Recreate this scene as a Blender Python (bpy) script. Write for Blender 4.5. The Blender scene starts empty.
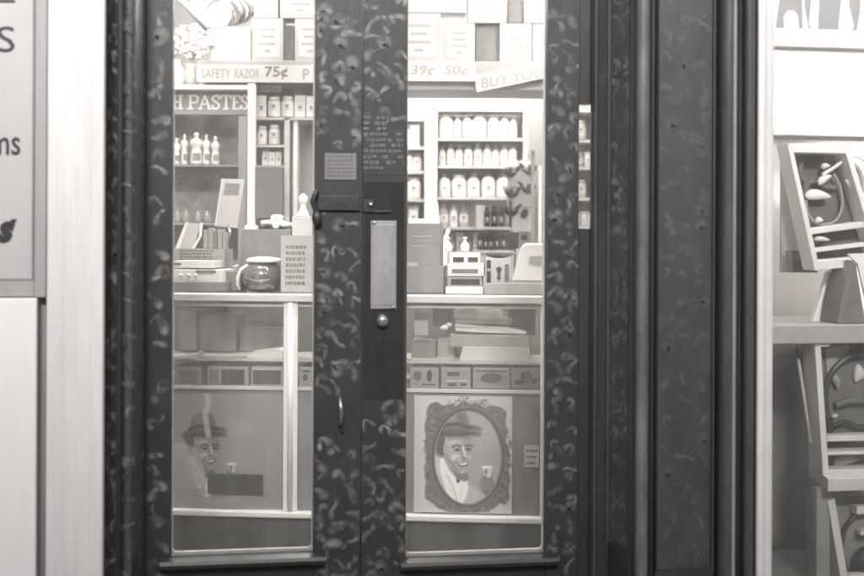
import bpy, math, random
from mathutils import Vector, Matrix
random.seed(7)
S = bpy.context.scene
COL = S.collection
R = math.radians
# ------------------------------------------------------------------ camera
FPX, CX, HY, CZ, CD = 1280.0, 432.0, 235.0, 1.345, 4.0
cd = bpy.data.cameras.new('camera'); cam = bpy.data.objects.new('camera', cd); COL.objects.link(cam)
cam.location = (0, -CD, CZ); cam.rotation_euler = (R(90), R(-0.25), 0)
cd.sensor_width = 36; cd.lens = FPX/864*36; cd.shift_y = -(288-HY)/864; cd.clip_end = 300; cd.clip_start = 0.05
cd.dof.use_dof = True; cd.dof.focus_distance = 5.2; cd.dof.aperture_fstop = 2.3
S.camera = cam
# ------------------------------------------------------------------ light
W = bpy.data.worlds.new('World'); S.world = W; W.use_nodes = True
nt = W.node_tree; bg = nt.nodes['Background']
SUN_EL, SUN_AZ = 27.0, -3.0
sky = nt.nodes.new('ShaderNodeTexSky'); sky.sky_type = 'NISHITA'; sky.sun_disc = False
sky.sun_elevation = R(SUN_EL); sky.sun_rotation = R(180+SUN_AZ); sky.dust_density = 4
hs = nt.nodes.new('ShaderNodeHueSaturation'); hs.inputs['Saturation'].default_value = 0.0
nt.links.new(sky.outputs[0], hs.inputs['Color']); nt.links.new(hs.outputs[0], bg.inputs['Color'])
bg.inputs['Strength'].default_value = 0.12
sl = bpy.data.lights.new('sun', 'SUN'); sl.energy = 3.6; sl.angle = R(10); sl.color = (1, .985, .985)
so = bpy.data.objects.new('sun', sl); COL.objects.link(so); so.rotation_euler = (R(90-SUN_EL), 0, R(-SUN_AZ))
so.location = (0, -20, 12)
S.view_settings.view_transform = 'Standard'; S.view_settings.look = 'None'
S.view_settings.exposure = 0.72; S.view_settings.gamma = 1
# ------------------------------------------------------------------ helpers
def lin(p):
    p = p/255; return p/12.92 if p <= .04045 else ((p+.055)/1.055)**2.4
def warm(g): return (g, g*.972, g*.962, 1)
MATS = {}
def mat(name, g, rough=.6, var=.15, scale=6, bump=.0, metal=0, stretch=(1,1,1), emit=0, spec=.5, coat=0):
    if name in MATS: return MATS[name]
    m = bpy.data.materials.new(name); m.use_nodes = True; n = m.node_tree; b = n.nodes['Principled BSDF']
    b.inputs['Roughness'].default_value = rough; b.inputs['Metallic'].default_value = metal
    b.inputs['Specular IOR Level'].default_value = spec; b.inputs['Coat Weight'].default_value = coat
    tc = n.nodes.new('ShaderNodeTexCoord'); mp = n.nodes.new('ShaderNodeMapping'); mp.inputs['Scale'].default_value = stretch
    nz = n.nodes.new('ShaderNodeTexNoise'); nz.inputs['Scale'].default_value = scale; nz.inputs['Detail'].default_value = 8; nz.inputs['Roughness'].default_value = .76
    cr = n.nodes.new('ShaderNodeValToRGB')
    cr.color_ramp.elements[0].position = .3; cr.color_ramp.elements[1].position = .72
    cr.color_ramp.elements[0].color = warm(g*(1-var)); cr.color_ramp.elements[1].color = warm(min(.9, g*(1+var)))
    L = n.links.new
    L(tc.outputs['Object'], mp.inputs[0]); L(mp.outputs[0], nz.inputs['Vector']); L(nz.outputs['Fac'], cr.inputs[0]); L(cr.outputs[0], b.inputs['Base Color'])
    if bump:
        bp = n.nodes.new('ShaderNodeBump'); bp.inputs['Strength'].default_value = bump; bp.inputs['Distance'].default_value = .004
        n2 = n.nodes.new('ShaderNodeTexNoise'); n2.inputs['Scale'].default_value = scale*6; n2.inputs['Detail'].default_value = 5
        L(mp.outputs[0], n2.inputs['Vector']); L(n2.outputs['Fac'], bp.inputs['Height']); L(bp.outputs[0], b.inputs['Normal'])
    if emit:
        b.inputs['Emission Color'].default_value = (1, .97, .93, 1); b.inputs['Emission Strength'].default_value = emit
    MATS[name] = m; return m
def marbled(name, dark, light, rough=.4):
    m = mat(name, dark, rough, .28, 9, .25, stretch=(1,1,.5), spec=.4)
    n = m.node_tree; L = n.links.new; b = n.nodes['Principled BSDF']
    cr = [x for x in n.nodes if x.type == 'VALTORGB'][0]
    at = n.nodes.new('ShaderNodeAttribute'); at.attribute_name = 'sq'
    nz = n.nodes.new('ShaderNodeTexNoise'); nz.inputs['Scale'].default_value = 38; nz.inputs['Detail'].default_value = 4
    mr = n.nodes.new('ShaderNodeMapRange'); mr.inputs['From Min'].default_value = .3; mr.inputs['From Max'].default_value = .62
    tc = [x for x in n.nodes if x.type == 'TEX_COORD'][0]; L(tc.outputs['Object'], nz.inputs['Vector']); L(nz.outputs['Fac'], mr.inputs['Value'])
    mu = n.nodes.new('ShaderNodeMath'); mu.operation = 'MULTIPLY'; L(at.outputs['Fac'], mu.inputs[0]); L(mr.outputs[0], mu.inputs[1])
    mx = n.nodes.new('ShaderNodeMix'); mx.data_type = 'RGBA'; mx.inputs['B'].default_value = warm(light)
    L(mu.outputs[0], mx.inputs['Factor']); L(cr.outputs[0], mx.inputs['A']); L(mx.outputs['Result'], b.inputs['Base Color'])
    return m
def glass(name, dust_veil=.05, refl=1.0):
    if name in MATS: return MATS[name]
    m = bpy.data.materials.new(name); m.use_nodes = True; n = m.node_tree; n.nodes.clear(); L = n.links.new
    o = n.nodes.new('ShaderNodeOutputMaterial'); t = n.nodes.new('ShaderNodeBsdfTransparent'); g = n.nodes.new('ShaderNodeBsdfGlossy'); d = n.nodes.new('ShaderNodeBsdfDiffuse')
    t.inputs[0].default_value = (.97,.97,.96,1); g.inputs['Roughness'].default_value = .015; d.inputs[0].default_value = (.8,.79,.77,1)
    f = n.nodes.new('ShaderNodeFresnel'); f.inputs['IOR'].default_value = 1.4
    a = n.nodes.new('ShaderNodeMixShader'); b = n.nodes.new('ShaderNodeMixShader')
    nz = n.nodes.new('ShaderNodeTexNoise'); nz.inputs['Scale'].default_value = 7; nz.inputs['Detail'].default_value = 9; nz.inputs['Roughness'].default_value = .7
    tc = n.nodes.new('ShaderNodeTexCoord'); mp = n.nodes.new('ShaderNodeMapping'); mp.inputs['Scale'].default_value = (1.6, 1, .5); L(tc.outputs['Object'], mp.inputs[0]); L(mp.outputs[0], nz.inputs['Vector'])
    mr = n.nodes.new('ShaderNodeMapRange'); mr.inputs['From Min'].default_value = .3; mr.inputs['From Max'].default_value = .75
    mr.inputs['To Min'].default_value = dust_veil*.35; mr.inputs['To Max'].default_value = dust_veil*2.1; L(nz.outputs['Fac'], mr.inputs['Value'])  # pale film: dust, plus haze and streaky reflections put into the glass colour
    L(f.outputs[0], a.inputs[0]); L(t.outputs[0], a.inputs[1]); L(g.outputs[0], a.inputs[2])
    L(mr.outputs[0], b.inputs[0]); L(a.outputs[0], b.inputs[1]); L(d.outputs[0], b.inputs[2]); L(b.outputs[0], o.inputs[0])
    MATS[name] = m; return m
class Frame:
    def __init__(s, ox, oy, deg):
        s.c, s.s = math.cos(R(deg)), math.sin(R(deg)); s.o = (ox, oy); s.deg = deg
    def w(s, p):
        u, v, z = p; return Vector((s.o[0]+u*s.c-v*s.s, s.o[1]+u*s.s+v*s.c, z))
    def u(s, px, v):
        k = (px-CX)/FPX; ox, oy = s.o
        return (k*(oy+v*s.c+CD) - ox + v*s.s)/(s.c-k*s.s)
    def z(s, px, py, v):
        y = s.w((s.u(px, v), v, 0))[1]; return CZ-(py-HY)/FPX*(y+CD)
    def P(s, px, py, v): return (s.u(px, v), v, s.z(px, py, v))
F = Frame(0, 0, 9); CN = Frame(0, 1.2, -5); BK = Frame(0, 4.5, 0); LG = Frame(0, 3.0, 0)
class MB:
    def __init__(s, fr=F): s.f = fr; s.v = []; s.fc = []; s.mi = []; s.sm = []; s.at = {}; s.mats = []
    def mid(s, m):
        if m is None: return -1
        if m not in s.mats: s.mats.append(m)
        return s.mats.index(m)
    def add(s, vs, fs, m=None, smooth=False, at=None):
        b = len(s.v); s.v += [s.f.w(p) for p in vs]; i = s.mid(m)
        for f in fs: s.fc.append([b+k for k in f]); s.mi.append(i); s.sm.append(smooth)
        if at:
            for k, a in enumerate(at): s.at[b+k] = a
        return s
    def box(s, x0, x1, y0, y1, z0, z1, m=None):
        if x0 > x1: x0, x1 = x1, x0
        if z0 > z1: z0, z1 = z1, z0
        v = [(x, y, z) for x in (x0, x1) for y in (y0, y1) for z in (z0, z1)]
        return s.add(v, [(0,1,3,2),(4,6,7,5),(0,4,5,1),(2,3,7,6),(0,2,6,4),(1,5,7,3)], m)
    def pbox(s, p0, p1, q0, q1, v, d, m=None):
        pm = (p0+p1)/2; return s.box(s.f.u(p0, v), s.f.u(p1, v), v, v+d, s.f.z(pm, q1, v), s.f.z(pm, q0, v), m)
    def poly(s, pts, v, d, m=None):     # pixel outline at depth v, real thickness d
        return s.upoly([s.f.P(x, y, v)[::2] for x, y in pts], v, d, m)
    def upoly(s, o, v, d, m=None):
        n = len(o)
        vs = [(a, v, b) for a, b in o]+[(a, v+d, b) for a, b in o]
        return s.add(vs, [list(range(n)), [n+k for k in range(n)][::-1]]+[(k, n+k, n+(k+1) % n, (k+1) % n) for k in range(n)], m)
    def ell(s, cx, cy, rx, ry, v, d, m=None, n=28, rot=0, wob=0):
        o = []
        for k in range(n):
            a = 2*math.pi*k/n; r = 1+wob*random.uniform(-1, 1); x, y = rx*r*math.cos(a), ry*r*math.sin(a)
            c, q = math.cos(R(rot)), math.sin(R(rot)); o.append((cx+x*c-y*q, cy+x*q+y*c))
        return s.poly(o, v, d, m)
    def lathe(s, prof, c, m=None, n=20):
        vs = [(c[0]+r*math.cos(2*math.pi*k/n), c[1]+r*math.sin(2*math.pi*k/n), c[2]+z) for r, z in prof for k in range(n)]
        fs = [(j*n+k, j*n+(k+1) % n, (j+1)*n+(k+1) % n, (j+1)*n+k) for j in range(len(prof)-1) for k in range(n)]
        s.add(vs, fs, m, True); b = len(s.v)-len(vs); i = s.mid(m)
        for f in ([b+k for k in range(n)][::-1], [b+(len(prof)-1)*n+k for k in range(n)]): s.fc.append(f); s.mi.append(i); s.sm.append(False)
        return s
    def blob(s, c, r, m=None, n=16, k=10):
        vs, fs = [], []
        for i in range(k+1):
            t = math.pi*i/k
            for j in range(n):
                a = 2*math.pi*j/n; vs.append((c[0]+r[0]*math.sin(t)*math.cos(a), c[1]+r[1]*math.sin(t)*math.sin(a), c[2]+r[2]*math.cos(t)))
        for i in range(k):
            for j in range(n): fs.append((i*n+j, (i+1)*n+j, (i+1)*n+(j+1) % n, i*n+(j+1) % n))
        return s.add(vs, fs, m, True)
    def tube(s, pts, r, m=None, n=10):
        pts = [Vector(p) for p in pts]; rs = r if isinstance(r, list) else [r]*len(pts); vs, fs = [], []
        for i, p in enumerate(pts):
            d = (pts[min(i+1, len(pts)-1)]-pts[max(i-1, 0)]).normalized(); a = d.orthogonal().normalized() if i == 0 else (a-d*a.dot(d)).normalized(); b = d.cross(a)
            vs += [tuple(p+(a*math.cos(2*math.pi*k/n)+b*math.sin(2*math.pi*k/n))*rs[i]) for k in range(n)]
        for i in range(len(pts)-1):
            for k in range(n): fs.append((i*n+k, i*n+(k+1) % n, (i+1)*n+(k+1) % n, (i+1)*n+k))
        s.add(vs, fs, m, True); bb = len(s.v)-len(vs); e = len(vs)-n; i = s.mid(m)
        for f in ([bb+k for k in range(n)][::-1], [bb+e+k for k in range(n)]): s.fc.append(f); s.mi.append(i); s.sm.append(False)
        return s
    def ext(s, prof, z0, z1, back=None, m=None, smooth=True):   # (px, v) outline run up the wall
        o = [(s.f.u(px, v), v) for px, v in prof]
        if back is not None: o = o+[(o[-1][0], back), (o[0][0], back)]
        n = len(o); vs = [(a, b, z0) for a, b in o]+[(a, b, z1) for a, b in o]
        s.add(vs, [(k, (k+1) % n, n+(k+1) % n, n+k) for k in range(len(prof)-1)], m, smooth)
        vs2 = vs; fs = [(k, (k+1) % n, n+(k+1) % n, n+k) for k in range(len(prof)-1, n)]+[list(range(n)), [n+k for k in range(n)]]
        return s.add(vs2, fs, m)
    def squig(s, fn, w, z0, z1, dx=.062, dz=.05, wd=.0255, m=None, amt=1, keep=None):
        nc = max(1, round(w/dx)); z = z0; row = 0
        while z < z1:
            for c in range(nc):
                if random.random() < .08: continue
                a0 = w*(c+.5)/nc+random.uniform(-.22, .22)*w/nc; zz = z+random.uniform(-.5, .5)*dz+(c % 2)*dz*.5
                if keep and not keep(a0, zz): continue
                kind = random.random(); L = random.uniform(.05, .095); lift = random.uniform(0, .00035); ang = random.choice((90, 75, 60, 105, 125, 35))+random.uniform(-18, 18)
                if w < .06: ang = 90+random.uniform(-30, 30)
                cur = random.choice((-1, 1)); n = 16; amz = 1; p = Vector((0, 0)); pts = []
                if kind < .35: prof_ = lambda t: random.uniform(120, 210)*(1 if t < .55 else -1.1)      # S stroke
                elif kind < .65: prof_ = lambda t: 130 if t < .25 else (430 if t < .55 else 40)           # hook
                elif kind < .85: prof_ = lambda t: 620 if .38 < t < .58 else 30                           # bent
                else: prof_ = lambda t: 90
                for k in range(n+1):
                    t = k/n; pts.append(p.copy()); ang += cur*prof_(t)/n; p = p+Vector((math.cos(R(ang)), math.sin(R(ang))))*L/n
                mid = sum(pts, Vector((0, 0)))/len(pts); am = amt*random.uniform(.4, 1); ww = wd*random.uniform(.6, 1.1); hv = random.random()
                vs, at, fs = [], [], []; ok = True
                for k, q in enumerate(pts):
                    d = (pts[min(k+1, n)]-pts[max(k-1, 0)]).normalized(); nn = Vector((-d.y, d.x)); t = k/n; e = min(1, min(k, n-k)/3)
                    thick = (.35+.65*e)*(.75+.35*math.sin(math.pi*(t*1.3+hv)))
                    for off, al in ((-.8, 0), (-.28, 1), (.28, 1), (.8, 0)):
                        r = q-mid+nn*off*ww*thick; x = a0+r.x
                        x = min(max(x, .0006), w-.0006)
                        pt = fn(x, zz+r.y); vs.append((pt[0], pt[1]-lift, pt[2])); at.append(al*min(1, e)*am*(.75+.25*math.sin(5*t+hv*6)))
                for k in range(n):
                    for j in range(3): fs.append((k*4+j, k*4+j+1, k*4+j+5, k*4+j+4))
                s.add(vs, fs, m, False, at)
            z += dz
        return s
    def mesh(s, name, mt):
        me = bpy.data.meshes.new(name); me.from_pydata([tuple(v) for v in s.v], [], s.fc)
        me.materials.append(mt)
        for m in s.mats: me.materials.append(m)
        for p, i, q in zip(me.polygons, s.mi, s.sm): p.material_index = i+1; p.use_smooth = q
        if s.at:
            a = me.attributes.new('sq', 'FLOAT', 'POINT')
            for k, x in s.at.items(): a.data[k].value = x
        return me
def children(o): return [c for c in bpy.data.objects if c.parent == o]
def fix_normals(me):
    import bmesh
    b = bmesh.new(); b.from_mesh(me); bmesh.ops.recalc_face_normals(b, faces=b.faces); b.to_mesh(me); b.free()
def tag(o, label=None, cat=None, group=None, kind=None):
    if label: o['label'] = label
    if cat: o['category'] = cat
    if group: o['group'] = group
    if kind: o['kind'] = kind
def bev(o, w):
    if w:
        b = o.modifiers.new('bevel', 'BEVEL'); b.width = w; b.segments = 2; b.limit_method = 'ANGLE'; b.angle_limit = R(40)
def place(o_list, root, deg):
    vs = [v.co for o in o_list for v in o.data.vertices]
    lo = [min(v[i] for v in vs) for i in range(3)]; hi = [max(v[i] for v in vs) for i in range(3)]
    M = Matrix.Translation(((lo[0]+hi[0])/2, (lo[1]+hi[1])/2, lo[2])) @ Matrix.Rotation(R(deg), 4, 'Z')
    done = set()
    for o in o_list:
        if o.data.name not in done: o.data.transform(M.inverted()); done.add(o.data.name)
    root.matrix_world = M
class T:
    def __init__(s, name, label, cat, group=None, deg=0):
        s.e = bpy.data.objects.new(name, None); COL.objects.link(s.e); s.e.empty_display_size = .05; tag(s.e, label, cat, group); s.p = []; s.deg = deg
    def part(s, name, mb, m, parent=None, bevel=0, label=None, kind=None, fix=True):
        me = mb.mesh(name, m)
        if fix and not mb.at: fix_normals(me)
        o = bpy.data.objects.new(name, me); COL.objects.link(o); o.parent = parent or s.e; bev(o, bevel)
        tag(o, label, None, None, kind); s.p.append(o); return o
    def done(s): place(s.p, s.e, s.deg); return s.e
def solo(name, mb, m, label, cat, group=None, kind=None, bevel=0, deg=0):
    me = mb.mesh(name, m)
    if not mb.at: fix_normals(me)
    o = bpy.data.objects.new(name, me); COL.objects.link(o); place([o], o, deg); tag(o, label, cat, group, kind); bev(o, bevel); return o
def struct(name, mb, m):
    me = mb.mesh(name, m); fix_normals(me); o = bpy.data.objects.new(name, me); COL.objects.link(o); o['kind'] = 'structure'; return o
def dup(r, loc, label=None, group=None, scale=None, rz=None):
    c = r.copy(); COL.objects.link(c); c.location = loc
    if scale: c.scale = scale
    if rz is not None: c.rotation_euler = (0, 0, rz)
    if label: c['label'] = label
    if group: c['group'] = group
    for ch in children(r):
        d = ch.copy(); COL.objects.link(d); d.parent = c
        for g in children(ch):
            h = g.copy(); COL.objects.link(h); h.parent = d
    return c
def text(mb, s, fr, px0, px1, py0, py1, v, m, bold=0.0, tilt=0, th=.0008, shear=0):
    """block lettering as real thin mesh, fitted in a pixel box on the frame's surface"""
    cu = bpy.data.curves.new('t', 'FONT'); cu.body = s; cu.offset = bold; cu.shear = shear; cu.resolution_u = 3
    ob = bpy.data.objects.new('t', cu); COL.objects.link(ob); bpy.context.view_layer.update()
    me = ob.evaluated_get(bpy.context.evaluated_depsgraph_get()).to_mesh()
    co = [w.co.copy() for w in me.vertices]; fs = [list(p.vertices) for p in me.polygons]
    ob.evaluated_get(bpy.context.evaluated_depsgraph_get()).to_mesh_clear(); bpy.data.objects.remove(ob); bpy.data.curves.remove(cu)
    x0, x1 = min(c.x for c in co), max(c.x for c in co); y0, y1 = min(c.y for c in co), max(c.y for c in co)
    vs = []
    for c in co:
        tx = (c.x-x0)/(x1-x0); ty = (c.y-y0)/(y1-y0); px = px0+(px1-px0)*tx; py = py1+(py0-py1)*ty-tilt*tx
        vs.append(fr.P(px, py, v))
    mb.add(vs, fs, m)
    return mb
# ------------------------------------------------------------------ materials
PAINT = marbled('marbled_paint', .045, .42)
PALE_MARBLED = marbled('pale_marbled_paint', .062, .26, .45)  # paler marbled paint for the right jamb and pilaster panel
WORN_HIGHLIGHT = mat('worn_highlight_paint', .15, .4, .5, 14, .2, stretch=(1,1,.3))
PLAIN = mat('dark_enamel', .042, .38, .3, 10, .2, stretch=(1,1,.4), spec=.45)
WHITEP = mat('white_gloss_paint', .74, .5, .13, 3, .2, stretch=(3,3,.35))
SIGNG = mat('sign_enamel', .5, .5, .07, 4, .1); SIGNF = mat('sign_frame_paint', .36, .5, .12, 5, .15, stretch=(2,2,.3))
BLACK = mat('black_lettering', .03, .5, .3, 30); BRASS = mat('worn_plate', .42, .38, .22, 14, .15, metal=.55, stretch=(1,1,.5))
CHROME = mat('chrome', .75, .16, .05, 5, metal=1); IRON = mat('blackened_iron', .05, .4, .3, 20, .2, metal=.3)
PUTTY = mat('glazing_putty', .45, .6, .2, 20, .2); PANE = glass('door_glass', .045); PANE2 = glass('window_glass', .03); CASEG = glass('case_glass', .045)
WHITE = mat('white_card', .8, .6, .05, 10); WPAINT = mat('white_case_paint', .72, .45, .1, 5, .1); CREAM = mat('cream_paint', .5, .5, .12, 6, .1)
GREYW = mat('grey_wall_paint', .42, .6, .1, 2, .1); MIDG = mat('mid_grey_paint', .3, .5, .15, 6, .1); DKG = mat('dark_grey_board', .13, .5, .25, 8, .15); DKK = mat('kick_board', .085, .45, .5, 5, .2)
CERAM = mat('milk_glass', .8, .2, .03, 5); LABELP = mat('printed_label', .5, .6, .35, 60); AMBER = mat('dark_glass', .035, .15, .3, 8)
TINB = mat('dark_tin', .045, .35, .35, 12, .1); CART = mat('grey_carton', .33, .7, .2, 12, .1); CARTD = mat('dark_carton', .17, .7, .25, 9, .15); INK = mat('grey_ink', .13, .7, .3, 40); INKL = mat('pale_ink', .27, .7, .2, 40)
LAMPF = mat('lamp_glass_front', .9, .3, .02, 4, emit=50)
LAMPR = mat('lamp_glass_bright', .9, .3, .02, 4, emit=70)
LAMP = mat('lamp_glass', .9, .3, .02, 4, emit=34); TUBE = mat('lamp_tube', .9, .3, .02, 4, emit=24)
FLOOR = mat('oiled_floor', .12, .4, .3, 3, .15, stretch=(6,1,1)); CEIL = mat('ceiling_paint', .7, .7, .08, 2)
# ------------------------------------------------------------------ setting
b = MB(Frame(0, 0, 0)); b.box(-60, 60, -60, -.6, -.3, 0); struct('pavement', b, mat('concrete_paving', .3, .8, .2, 1.5, .3))
b = MB(Frame(0, 0, 0)); b.box(-4.5, 5, -.59, 6, -.3, .004); struct('floor', b, FLOOR)
b = MB(Frame(0, 0, 0)); b.box(-4.5, 5, .2, 6, 3.3, 3.4); struct('ceiling', b, CEIL)
b = MB(Frame(0, 0, 0)); b.box(-4.5, 5, 5.6, 5.8, .005, 3.3); struct('wall_back', b, GREYW)
b = MB(Frame(0, 0, 0)); b.box(-3.2, -3.05, .1, 5.6, .005, 3.3); struct('wall_left', b, GREYW)
b = MB(Frame(0, 0, 0)); b.box(3.4, 3.55, 1.5, 5.6, .005, 3.3); struct('wall_right', b, GREYW)
b = MB(Frame(0, 0, 0)); b.box(-25, 25, -24, -17, .002, 10.0)  # added unseen building, height set so its soft shadow grades the shopfront
for i in range(-10, 11):
    for z in (1.2, 5.2, 8.0): b.box(i*2.2-.5, i*2.2+.5, -17.01, -16.95, z, z+1.7, DKG)
b.box(-25, 25, -16.99, -16.8, 9.7, 10.12)
solo('shading_building', b, mat('shading_brick', .22, .8, .25, 4, .2), 'unseen brick building added across the street to shade the lower shopfront', 'building')
# ------------------------------------------------------------------ shopfront, left side
YT = 3.3
def Zp(py, v=0, px=CX, f=F): return f.z(px, py, v)
t = T('sign_board', 'pale framed sign board with dark lettering at the left edge', 'sign', deg=9)
b = MB(); b.pbox(-120, 34, -60, 283, -.275, .02); t.part('panel', b, SIGNG)
b = MB(); b.pbox(34.5, 46, -60, 299, -.292, .03); b.pbox(-120, 34.4, 283.5, 299, -.292, .03); fr = t.part('frame', b, SIGNF, bevel=.002)
b = MB(); b.pbox(32, 34.3, -60, 283, -.284, .007); b.pbox(-120, 31.8, 281, 283.2, -.284, .007); t.part('bead', b, mat('sign_bead', .2, .5, .3, 9), parent=fr)
b = MB(); text(b, 'S', F, -4, 14, 28, 54, -.2765, BLACK, .0); b.pbox(-20, 14, 1, 4, -.2765, .0006)
text(b, 'ms', F, -10, 20, 139, 157, -.2765, BLACK, .01); text(b, 's', F, -4, 15, 223, 245, -.2765, BLACK, .06, shear=.3); text(b, "'", F, 8, 17, 221, 229, -.2766, BLACK, .06, shear=.4)
t.part('lettering', b, BLACK, fix=False); t.done()
t = T('painted_board', 'plain white painted board below the lettered sign', 'panel', deg=9)
b = MB(); b.pbox(-130, 37, 300.5, 800, -.31, .03); t.part('board', b, mat('white_board_paint', .87, .5, .05, 4, .15, stretch=(2,2,.4)), bevel=.004); t.done()
b = MB(); b.box(F.u(-400, -.25), F.u(46.5, -.25), -.25, -.1, .01, YT)
solo('front_wall', b, SIGNF, 'narrow grey wall strip showing beside the white board', 'wall', deg=9)
t = T('white_pilaster', 'tall white painted pilaster between the sign and the dark door frame', 'pilaster', deg=9)
b = MB(); b.ext([(47,-.26),(47,-.325),(48.5,-.33),(63,-.33),(63.7,-.3288),(64.4,-.33),(76,-.33),(76.8,-.3287),(77.6,-.33),(90,-.33),(90.7,-.3288),(91.4,-.33),(103,-.33),(104.5,-.32),(105,-.30)], .01, YT, -.1, smooth=False)
t.part('shaft', b, WHITEP); t.done()
def seg(p0, v0, p1, v1):
    A = Vector((F.u(p0, v0), v0)); B = Vector((F.u(p1, v1), v1)); d = (B-A); L = d.length; d.normalize(); n = Vector((-d.y, d.x))
    if n.y > 0: n = -n
    return (lambda a, z: (A.x+d.x*a+n.x*.0004, A.y+d.y*a+n.y*.0004, z)), L
# ---- left jamb
t = T('door_frame', 'dark marbled wooden door frame round the double shop doors', 'door frame', deg=9)
zL = .02
b = MB(); b.ext([(105.2,-.295),(106.5,-.26),(111,-.225),(117,-.21),(121,-.205),(122.5,-.218),(125.5,-.232),(129,-.236),(132.5,-.228),(135.5,-.208),(137,-.18),(140,-.155),(145,-.02)], zL, YT, .12)
def flat(fr_px, v): 
    return (lambda a, z: (F.u(fr_px, v)+a, v-.0012, z))
ua, ub = F.u(122, -.21), F.u(136, -.21)
def roundmap(a, z):
    k = a/(ub-ua); return (ua+a, -.206-.0325*math.sin(math.pi*min(max(k, .02), .98))**.6-.0015, z)
f1, L1 = seg(106.5, -.26, 110.8, -.226); b.squig(f1, L1, .3, 2.15, amt=.6, m=PAINT)
f1, L1 = seg(111.2, -.2245, 116.8, -.2103); b.squig(f1, L1, .3, 2.15, amt=.7, m=PAINT)
f1, L1 = seg(140.2, -.15, 144.8, -.026); b.squig(f1, L1, .3, 2.15, amt=.8, m=PAINT)
b.squig(roundmap, ub-ua, .3, 2.15, dz=.07, amt=.7, m=PAINT)
t.part('jamb', b, PAINT)
# ---- right jamb: splayed reveal, bead, panel, half columns
prof = [(590,.03),(590.5,-.015),(593,-.03),(594,-.045),(597,-.05),(598,-.06),(606,-.095),(607,-.11),(610,-.115),(611,-.125),(629,-.215),(630,-.235),(633,-.25),(635,-.285),(638,-.31),(642,-.322),(646,-.318),(649,-.30),(651,-.275),(652,-.262),(655,-.262),(656,-.29),(658,-.30)]
b = MB(); b.ext(prof, zL, YT, .034, smooth=False)
f1, L1 = seg(611, -.125, 629, -.215); b.squig(f1, L1, .35, 2.15, amt=.62, m=PALE_MARBLED)
f1, L1 = seg(598, -.06, 606, -.095); b.squig(f1, L1, .35, 2.15, amt=.5, m=PALE_MARBLED, dz=.08, wd=.006)
t.part('jamb', b, PALE_MARBLED)
b = MB(); b.ext([(636.6,-.302),(638,-.313),(642,-.325),(646,-.321),(648.5,-.307)], zL, YT); t.part('bead', b, WORN_HIGHLIGHT)  # bead colour holds both its wear and the highlight along its curve
b = MB(); b.ext([(125,-.2335),(127,-.2375),(129,-.2385),(131,-.2365),(133,-.2305)], zL, YT); t.part('bead', b, mat('pale_ridge_paint', .085, .42, .5, 10, .2, stretch=(1,1,.3)))  # paler strip along the crest of the left ridge
b = MB(); b.box(F.u(105, .1), F.u(760, .1), -.02, .12, 2.52, 2.75); b.box(F.u(140, .1), F.u(590, .1), .0, .1, 2.95, YT); t.part('lintel', b, PLAIN)
b = MB(); b.box(F.u(141, .05), F.u(588, .05), .04, .046, 2.752, 2.945); t.part('transom_glass', b, PANE)
t.done()
t = T('dark_pilaster', 'dark marbled pilaster with rounded mouldings between doors and display window', 'pilaster', deg=9)
P2 = [(658.3,-.30),(712,-.30),(713,-.315),(715,-.318),(716,-.30),(718,-.31),(720,-.335),(723,-.352),(727,-.362),(731,-.363),(734,-.358),(737,-.34),(738,-.31),(739,-.285),(741,-.28),(742,-.295),(744,-.318),(747,-.33),(750,-.332),(753,-.325),(755,-.30),(756,-.285)]
b = MB(); b.ext(P2[:4], zL, YT, .05, smooth=False); f1, L1 = seg(659, -.30, 711, -.30); b.squig(f1, L1, .3, 2.15, amt=.3, dz=.075, m=PALE_MARBLED); t.part('panel', b, PALE_MARBLED)
b = MB(); b.ext(P2[4:], zL, YT, .05, smooth=True); t.part('half_column', b, mat('worn_column_paint', .075, .36, .45, 11, .25, stretch=(2.5,2.5,.25))); b = MB(); b.ext([(733.2,-.3605),(734.5,-.359),(736,-.351)], zL, YT); t.part('bead', b, mat('gloss_highlight_paint', .32, .35, .2, 12, .15, stretch=(1,1,.3)))  # pale strip paints the gloss highlight down the half column
b = MB(); b.ext([(656.5,-.302),(656.5,-.325),(714,-.325),(714,-.302)], .02, Zp(569,-.32,690), -.30); t.part('plinth', b, PLAIN, bevel=.006)
t.done()
b = MB(); b.ext([(612,-.15),(613,-.185),(632,-.268),(634,-.262)], .02, Zp(546,-.2,620), -.1); 
solo('plinth_block', b, PLAIN, 'small dark plinth block with a worn top at the foot of the right jamb', 'plinth', bevel=.008, deg=9)
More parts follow.
